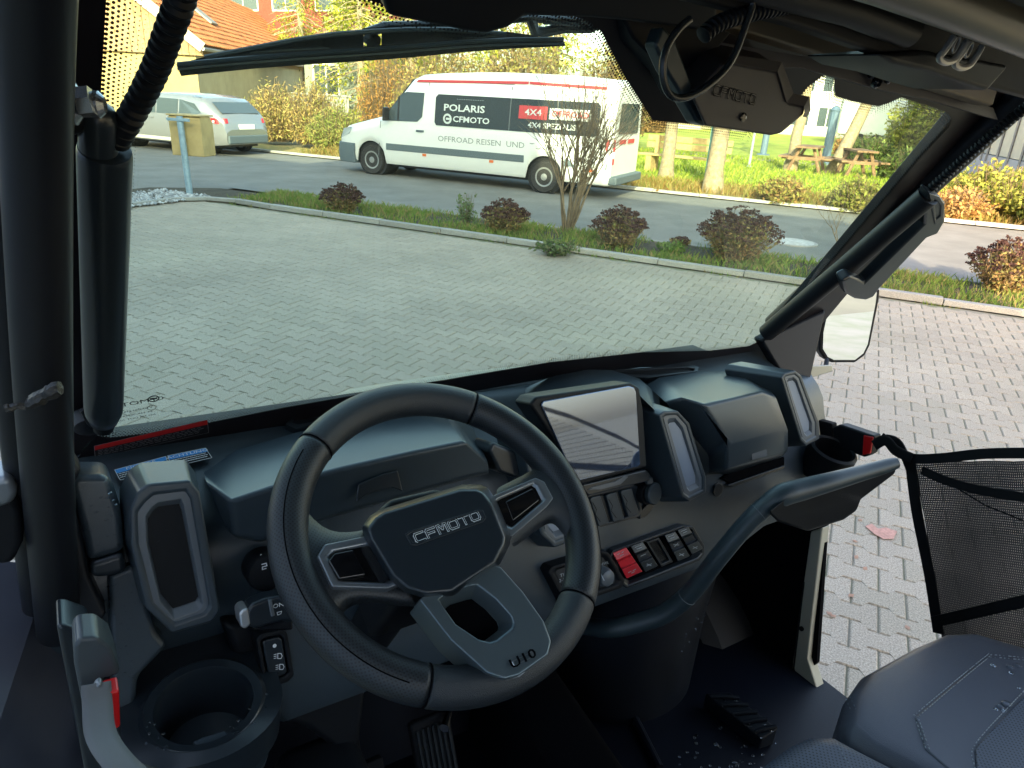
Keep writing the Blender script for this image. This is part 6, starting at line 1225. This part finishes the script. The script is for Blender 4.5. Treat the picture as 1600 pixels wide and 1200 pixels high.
# ---- door opening: sill strip, body side
b = MB(); o_ = [(1266, 831), (1236, 1050), (1262, 1152), (1270, 1210), (1330, 1210), (1298, 1145), (1262, 1030), (1268, 970), (1285, 824)]; b.prism([U(x, y, 'x', 1.42) for x, y in o_], (.03, 0, 0)); sl = cob(b, 'door_frame_strip', tan_m, bevel=.004); sl['label'] = 'grey beige painted door frame strip'
for a, c in (((1256, 910), (1240, 1044)), ((1240, 1044), (1262, 1140))): b = MB(); b.tube([U(*a, 'x', 1.418), U(*c, 'x', 1.418)], .0022, 6); cob(b, 'frame_seam', rubber_m, sl)
b = MB(); b.lathe(U(1253, 982, 'x', 1.418), (-1, 0, 0), [(.006, 0), (.006, .004)], 12); cob(b, 'frame_plug', rubber_m, sl)
for _ in range(50): f_ = random.random(); p = U(1250 + 40 * f_ + rr(-8, 10), 1075 + 90 * f_, 'x', 1.418); drops.append((p, rr(.001, .0024)))
prismP('dash_right_end', [(1283, 700), (1296, 690), (1308, 735), (1306, 752), (1262, 770), (1230, 778), (1262, 740)], 'F', -.002, .10, dashp, dash, bevel=.008)
# left side body seen through the driver's door
vs = [U(-60, 880, 'y', .95), U(58, 895, 'y', .96), U(92, 985, 'y', .93), U(142, 1240, 'y', .80), U(-60, 1240, 'y', .72)]
b = MB(); b.add(vs, [(0, 1, 2, 3, 4)]); o = cob(b, 'left_body_panel', mat('door_skin', (.055, .060, .078), .40, bump=.2, bs=700, bd=.0005)); o['label'] = 'smooth dark panel at the lower left below the pillar'
md = o.modifiers.new('thick', 'SOLIDIFY'); md.thickness = .02
prismP('panel_lip', [(88, 978), (104, 978), (140, 990), (150, 1050), (172, 1240), (138, 1240)], 'y', .70, .03, dashs, bevel=.005, sh=(0, .08, 0))
prismP('mirror_mount', [(-20, 780), (24, 770), (34, 800), (36, 850), (20, 884), (-20, 884)], 'y', .80, .05, blackp, bevel=.008, sh=(0, .1, 0))
prismP('mirror_mount_top', [(-20, 752), (18, 745), (30, 770), (20, 790), (-20, 800)], 'y', .79, .05, silver_m, bevel=.008, sh=(0, .1, 0))
# bonnet beyond the glass
b = MB(); rows = []
for j in range(7):
    t = j / 6; row = []
    for i in range(17):
        x = -.05 + 1.50 * i / 16; e = abs((x - .72) / .78); row.append(Vector((x, 1.16 + t * (.27 - .24 * min(1.1, e) ** 3.2), -.562 - .05 * t * t - .02 * e * e - .02 * (1 if .3 < abs(x - .72) < .36 else 0))))
    rows.append(row)
b.grid(rows); o = cob(b, 'bonnet', tan_m, smooth=True); md = o.modifiers.new('thick', 'SOLIDIFY'); md.thickness = .01
b = MB(); b.box((.70, 1.22, -.585), (1.50, .16, .04)); cob(b, 'cowl_panel', blackp, bevel=.01)
# ---- seat belts
grey_b = mat('buckle_grey', (.045, .055, .062), .4, bump=.2, bs=800, bd=.0004)
bk = prismP('driver_belt_buckle', [(115, 1010), (124, 998), (152, 996), (174, 1012), (187, 1048), (186, 1056), (162, 1062), (160, 1090), (150, 1112), (128, 1100), (116, 1040)], 'y', .62, .03, grey_b, bevel=.008, seg=4, sh=(.0, .07, 0)); bk['label'] = 'grey belt buckle with red release at the lower left'
prismP('release_button', [(160, 1062), (183, 1056), (185, 1112), (168, 1122)], 'y', .612, .02, mat('buckle_red', (.62, .008, .010), .35), bk, bevel=.002)
prismP('buckle_tongue', [(146, 1062), (156, 1054), (162, 1064), (164, 1100), (152, 1110), (144, 1080)], 'y', .606, .01, silver_m, bk, bevel=.003)
prismP('buckle_foot', [(166, 1118), (186, 1108), (187, 1180), (176, 1190)], 'y', .63, .02, dashs, bk, bevel=.003)
web = mat('belt_webbing', (.12, .125, .13), .8, bump=.6, bs=1600, bd=.0006)
def ribbon(name, ctr, w_, M, parent=None, side=None):
    P_ = bez([c for c in ctr], 8); b = MB(); rows = []
    for i, p in enumerate(P_):
        t = (P_[min(i + 1, len(P_) - 1)] - P_[max(0, i - 1)]).normalized(); s_ = (side or Vector((1, 0, 0))); s_ = (s_ - t * s_.dot(t)).normalized() * w_ / 2; rows.append([p - s_, p - s_ * .5, p, p + s_ * .5, p + s_])
    b.grid(rows); o = cob(b, name, M, parent, smooth=True); md = o.modifiers.new('thick', 'SOLIDIFY'); md.thickness = .0016; return o
ribbon('driver_belt_strap', [U(150, 1068, 'y', .60), U(152, 1100, 'y', .585), U(158, 1150, 'y', .55), U(188, 1195, 'y', .50), U(240, 1240, 'y', .46)], .024, web, side=Vector((1, .2, -.3)))
ribbon('driver_belt_strap', [U(160, 1130, 'y', .58), U(166, 1170, 'y', .56), U(180, 1240, 'y', .55)], .012, web)
b2_ = [(1300, 668), (1312, 663), (1350, 676), (1366, 681), (1360, 710), (1350, 715), (1302, 697)]
pb = prismP('passenger_belt_buckle', b2_, 'x', 1.44, -.03, blackp, bevel=.005); pb['label'] = 'black and red belt buckle at the right door opening'
prismP('release_button', [(1349, 680), (1364, 683), (1359, 709), (1347, 711)], 'x', 1.4385, -.02, mat('buckle_red', ()), pb, bevel=.002)
prismP('buckle_anchor', [(1278, 656), (1300, 662), (1300, 690), (1290, 700), (1282, 690)], 'x', 1.445, -.02, rubber_m, pb, bevel=.003)
ribbon('passenger_belt_tongue', [U(1366, 696, 'x', 1.44), U(1384, 688, 'x', 1.44), U(1400, 704, 'x', 1.44), U(1425, 716, 'x', 1.445)], .022, rubber_m, side=Vector((0, .3, 1)))
# ---- door net
net_m = rubber_m; XN = 1.45
net = bpy.data.objects.new('door_net', None); COL.objects.link(net); net.parent = utv; net['label'] = 'black mesh door net at the lower right'
C_ = {k: U(*v, 'x', XN) for k, v in dict(a=(1412, 712), b=(1462, 990), c=(1660, 1060), d=(1700, 700)).items()}
def strapP(pts, w_, nm='net_strap', off=0.0):
    P_ = bez([U(x, y, 'x', XN - off) for x, y in pts], 6); b = MB(); rows = []
    for i, p in enumerate(P_):
        t = (P_[min(i + 1, len(P_) - 1)] - P_[max(0, i - 1)]).normalized(); s_ = Vector((1, 0, 0)).cross(t).normalized() * w_ / 2; rows.append([p - s_, p, p + s_])
    b.grid(rows); o = cob(b, nm, rubber_m, net); md = o.modifiers.new('thick', 'SOLIDIFY'); md.thickness = .003
strapP([(1376, 682), (1400, 702), (1425, 716), (1470, 716), (1540, 709), (1640, 708)], .020); strapP([(1422, 722), (1432, 800), (1452, 900), (1466, 990)], .022); strapP([(1440, 735), (1480, 752), (1540, 768), (1660, 786)], .018, off=.004); strapP([(1458, 972), (1520, 958), (1580, 944), (1680, 922)], .022, off=.004)
strapP([(1384, 685), (1404, 694), (1424, 740)], .018); b = MB(); b.tube([U(1484, 756, 'x', XN - .004), U(1540, 790, 'x', XN - .004), U(1640, 830, 'x', XN - .004)], .0015, 6); cob(b, 'net_cord', rubber_m, net)
# woven mesh: real strands, laid along and across the sagging net
b = MB(); q00, q10, q11, q01 = U(1430, 724, 'x', XN + .003), U(1720, 718, 'x', XN + .003), U(1760, 1090, 'x', XN + .003), U(1474, 1010, 'x', XN + .003)
def NP(u, v): p = q00.lerp(q10, u).lerp(q01.lerp(q11, u), v); return p + Vector((.006 * math.sin(u * 7 + v * 3), 0, 0))
nu, nv = 92, 84; sw = .0015
for k in range(nu + 1):
    u = k / nu; P_ = [NP(u + .002 * math.sin(v_ * 2), v_ / 12) for v_ in range(13)]; b.grid([[p - Vector((0, sw, 0)), p + Vector((0, sw, 0))] for p in P_])
for k in range(nv + 1):
    v = k / nv; P_ = [NP(u_ / 12, v + .002 * math.sin(u_ * 2)) + Vector((.0006, 0, 0)) for u_ in range(13)]; b.grid([[p - Vector((0, 0, sw)), p + Vector((0, 0, sw))] for p in P_])
cob(b, 'net_mesh', mat('net_strand', (.02, .02, .022), .6), net, kind='stuff')
# rear half of the net, rising to the hoop behind the seats
strapP([(1640, 708), (1660, 707)], .020)
b = MB(); b.grid([[Vector((1.452, y - .014 * s_, z + .014 * s_)) for s_ in (-1, 1)] for y, z in ((.24, -.66), (.0, -.53), (-.25, -.42), (-.6, -.30), (-.85, -.22))]); b.grid([[Vector((1.452, y, z + .012 * s_)) for s_ in (-1, 1)] for y, z in ((.3, -.70), (.0, -.63), (-.4, -.58), (-.85, -.56))]); cob(b, 'net_strap', rubber_m, net)
b = MB()
for k in range(70):
    y = .24 - k * .0155; z1 = -.66 + (.24 - y) * .42; b.grid([[Vector((1.4525, y - .0009, z)), Vector((1.4525, y + .0009, z))] for z in (-1.0, z1)])
for k in range(40):
    z = -.98 + k * .0155; y0 = min(.24, .24 - (z + .66) / .42); b.grid([[Vector((1.4527, y, z - .0009)), Vector((1.4527, y, z + .0009))] for y in (y0, -.85)])
cob(b, 'net_mesh', mat('net_strand', ()), net, kind='stuff')
# ---- seats
seat_m = mat('seat_vinyl', (.085, .092, .115), .36, bump=.35, bs=1100, bd=.0006, kind='voronoi'); seat_p = mat('seat_perforated', (.075, .09, .12), .45, bump=.3, bs=900, bd=.0008)
t_ = seat_p.node_tree; v_ = t_.nodes.new('ShaderNodeTexVoronoi'); v_.inputs['Randomness'].default_value = 0; v_.inputs['Scale'].default_value = 190; tcn = t_.nodes.new('ShaderNodeTexCoord')
mpn = t_.nodes.new('ShaderNodeMapping'); mpn.inputs['Scale'].default_value = (1, 1, 0); mpn.inputs['Rotation'].default_value = (0, 0, R(45)); t_.links.new(tcn.outputs['Object'], mpn.inputs[0]); t_.links.new(mpn.outputs[0], v_.inputs['Vector'])
l_ = t_.nodes.new('ShaderNodeMath'); l_.operation = 'LESS_THAN'; l_.inputs[1].default_value = .24; mxn = t_.nodes.new('ShaderNodeMix'); mxn.data_type = 'RGBA'; mxn.inputs['A'].default_value = (.075, .09, .12, 1); mxn.inputs['B'].default_value = (.004, .004, .004, 1)
t_.links.new(v_.outputs['Distance'], l_.inputs[0]); t_.links.new(l_.outputs[0], mxn.inputs['Factor']); t_.links.new(mxn.outputs['Result'], t_.nodes['Principled BSDF'].inputs['Base Color'])
thread = mat('stitch_thread', (.30, .33, .35), .7)
def cushion(name, outl, z, depth, M, label, puff=.012, parent=None, bev=.028):
    f = [U(x, y, 'z', z) for x, y in outl]; c = sum(f, Vector()) / len(f); b = MB(); inn = [c + (p - c) * .80 + Vector((0, 0, puff)) for p in f]
    b.rings([[Vector((p.x, p.y, z - depth)) for p in f], f, inn]); o = cob(b, name, M, parent, bevel=bev, seg=6); o['label'] = label; return o, f, c
def stitch(b, pts, z, dash_=.005, gap=.003, lift=.0012):
    P_ = bez([U(x, y, 'z', z) for x, y in pts], 10); L = 0; st_ = 0
    for a, c in zip(P_, P_[1:]):
        l_ = (c - a).length; t = (c - a).normalized(); k = L
        while k < l_:
            b.tube([a + t * k + Vector((0, 0, lift)), a + t * min(l_, k + dash_) + Vector((0, 0, lift))], .0008, 4); k += dash_ + gap
        L = k - l_
zs = -.845
passenger, f, c = cushion('passenger_cushion', [(1345, 1052), (1425, 1008), (1478, 986), (1525, 984), (1600, 1006), (1720, 1060), (1760, 1160), (1700, 1320), (1560, 1300), (1450, 1230), (1350, 1176), (1312, 1142), (1322, 1085)], zs, .13, seat_m, 'dark grey passenger seat cushion with stitched centre panel')
pz = zs + .0135
prismP('seat_panel', [(1430, 1120), (1438, 1112), (1536, 1030), (1548, 1026), (1596, 1030), (1680, 1060), (1720, 1120), (1660, 1290), (1540, 1250), (1446, 1170)], 'z', pz + .001, .008, seat_m, passenger, bevel=.003)
prismP('seat_insert', [(1524, 1170), (1530, 1160), (1600, 1086), (1660, 1100), (1700, 1140), (1640, 1280), (1540, 1240), (1526, 1200)], 'z', pz + .005, .006, seat_p, passenger, bevel=.003)
b = MB(); stitch(b, [(1446, 1170), (1430, 1121), (1437, 1111), (1536, 1029), (1549, 1024), (1598, 1028)], pz + .0005); stitch(b, [(1452, 1172), (1435, 1122), (1442, 1114), (1538, 1033), (1551, 1028), (1600, 1032)], pz + .001)
stitch(b, [(1540, 1240), (1522, 1196), (1526, 1160), (1600, 1080)], pz + .0052); stitch(b, [(1328, 1090), (1338, 1112), (1344, 1136), (1400, 1160), (1470, 1200), (1540, 1250)], zs + .003); stitch(b, [(1322, 1094), (1331, 1116), (1338, 1142), (1394, 1168), (1464, 1210)], zs - .002)
cob(b, 'seat_stitching', thread, passenger, kind='stuff')
for x, y, r_ in ((1552, 1040, .005), (1578, 1043, .0065), (1590, 1040, .006), (1580, 1052, .004), (1562, 1104, .006), (1572, 1100, .0075), (1556, 1108, .004), (1568, 1110, .004), (1592, 1075, .003)): drops.append((U(x, y, 'z', pz + .0015), r_))
mid, f, c = cushion('middle_cushion', [(1196, 1192), (1232, 1166), (1262, 1152), (1300, 1152), (1345, 1176), (1420, 1214), (1500, 1262), (1520, 1330), (1380, 1400), (1200, 1330), (1168, 1215)], zs + .0, .13, seat_p, 'perforated middle seat cushion at the bottom edge')
prismP('cushion_bolster', [(1306, 1156), (1346, 1176), (1420, 1214), (1500, 1262), (1480, 1290), (1400, 1250), (1340, 1210), (1318, 1180)], 'z', zs + .010, .012, mat('bolster_grey', (.10, .105, .115), .4, bump=.3, bs=1100, bd=.0005), mid, bevel=.004)
b = MB(); stitch(b, [(1304, 1156), (1318, 1182), (1342, 1212), (1400, 1252)], zs + .0125); cob(b, 'seat_stitching', thread, mid, kind='stuff')
# driver seat and backrests behind the viewer, rear frame: they show in the screen and mirror
b = MB(); b.box((.33, -.28, -.90), (.50, .46, .14)); cob(b, 'driver_cushion', seat_m, bevel=.03)
for x in (.33, 1.08): b = MB(); b.box((x, -.62, -.55), (.48, .12, .62)); cob(b, 'backrest', seat_m, bevel=.04)
pil('rear_hoop', [(-.02, -.85, -1.2), (-.02, -.85, .12), (.05, -.85, .16), (1.38, -.85, .16), (1.45, -.85, .12), (1.45, -.85, -1.2)], .028)
pil('roof_side_tube', [(-.02, .60, .13), (-.02, -.85, .15)], .028); pil('roof_side_tube', [(1.44, .60, .10), (1.44, -.85, .15)], .028)
b = MB(); b.box((.70, -.80, -.72), (1.40, .04, .95)); cob(b, 'rear_light_block', blackp, bevel=.01)  # unseen panel added to keep light from entering at the rear
# lower body and wheels, so that the vehicle stands on the ground
b = MB(); b.box((.70, -.55, -1.42), (1.36, 2.6, .30)); b.box((.70, -1.3, -1.05), (1.36, 1.1, .5)); cob(b, 'lower_body', tan_m, bevel=.03)
for x in (-.06, 1.28):
    for y in (1.15, -1.45): b = MB(); b.lathe((x, y, -1.46), (1, 0, 0), [(.20, .02), (.30, 0), (.33, .03), (.33, .15), (.30, .18), (.20, .16)], 32); cob(b, 'wheel', tyre_m, smooth=True)
# ---- water drops
b = MB()
for c, r_ in drops:
    up_ = Vector((0, -.25, .97)); sx = rr(.8, 1.25)
    b.rings([[c + Vector((math.cos(a) * r_ * sx * k, math.sin(a) * r_ * k, 0)) + up_ * h * r_ for a in [6.2832 * j / 10 for j in range(10)]] for k, h in ((1.0, -.1), (.92, .22), (.6, .42), (.2, .5))])
wt = glass_mat('water', (.9, .95, 1.0), 1.33, .0, 3.0); cob(b, 'water_drops', wt, smooth=True, kind='stuff')
# loose leaf on the paving outside the door
t = empty('fallen_leaf', G(1375, 830, .004)); tag(t, 'pinkish torn leaf lying on the paving beyond the grab bar', 'leaf'); b = MB()
lo = Vector(t.location)
b.rings([[G(x, y, h) - lo for x, y in ((1352, 822), (1362, 818), (1372, 826), (1384, 824), (1402, 830), (1396, 842), (1380, 842), (1366, 834))] for h in (.003, .006)]); b.build('blade', mat('leaf_pink', (.48, .25, .20), .8, var=.2, vs=60), t)
b = MB()
for x, y in ((1336, 845), (1338, 870), (1352, 888), (1296, 958), (1302, 962), (1330, 930), (1344, 812), (1418, 980)):
    c_ = G(x, y, .004); a = rr(0, 6.28); u = Vector((math.cos(a), math.sin(a), .1)) * .016; v = Vector((-math.sin(a), math.cos(a), .1)) * .01; b.c = (.5, .3, .22); b.add([c_ - u, c_ - v, c_ + u, c_ + v], [(0, 1, 2, 3)])
b.build('leaf_crumbs', leaf_m, kind='stuff', col=True)
print('objects', len(bpy.data.objects))
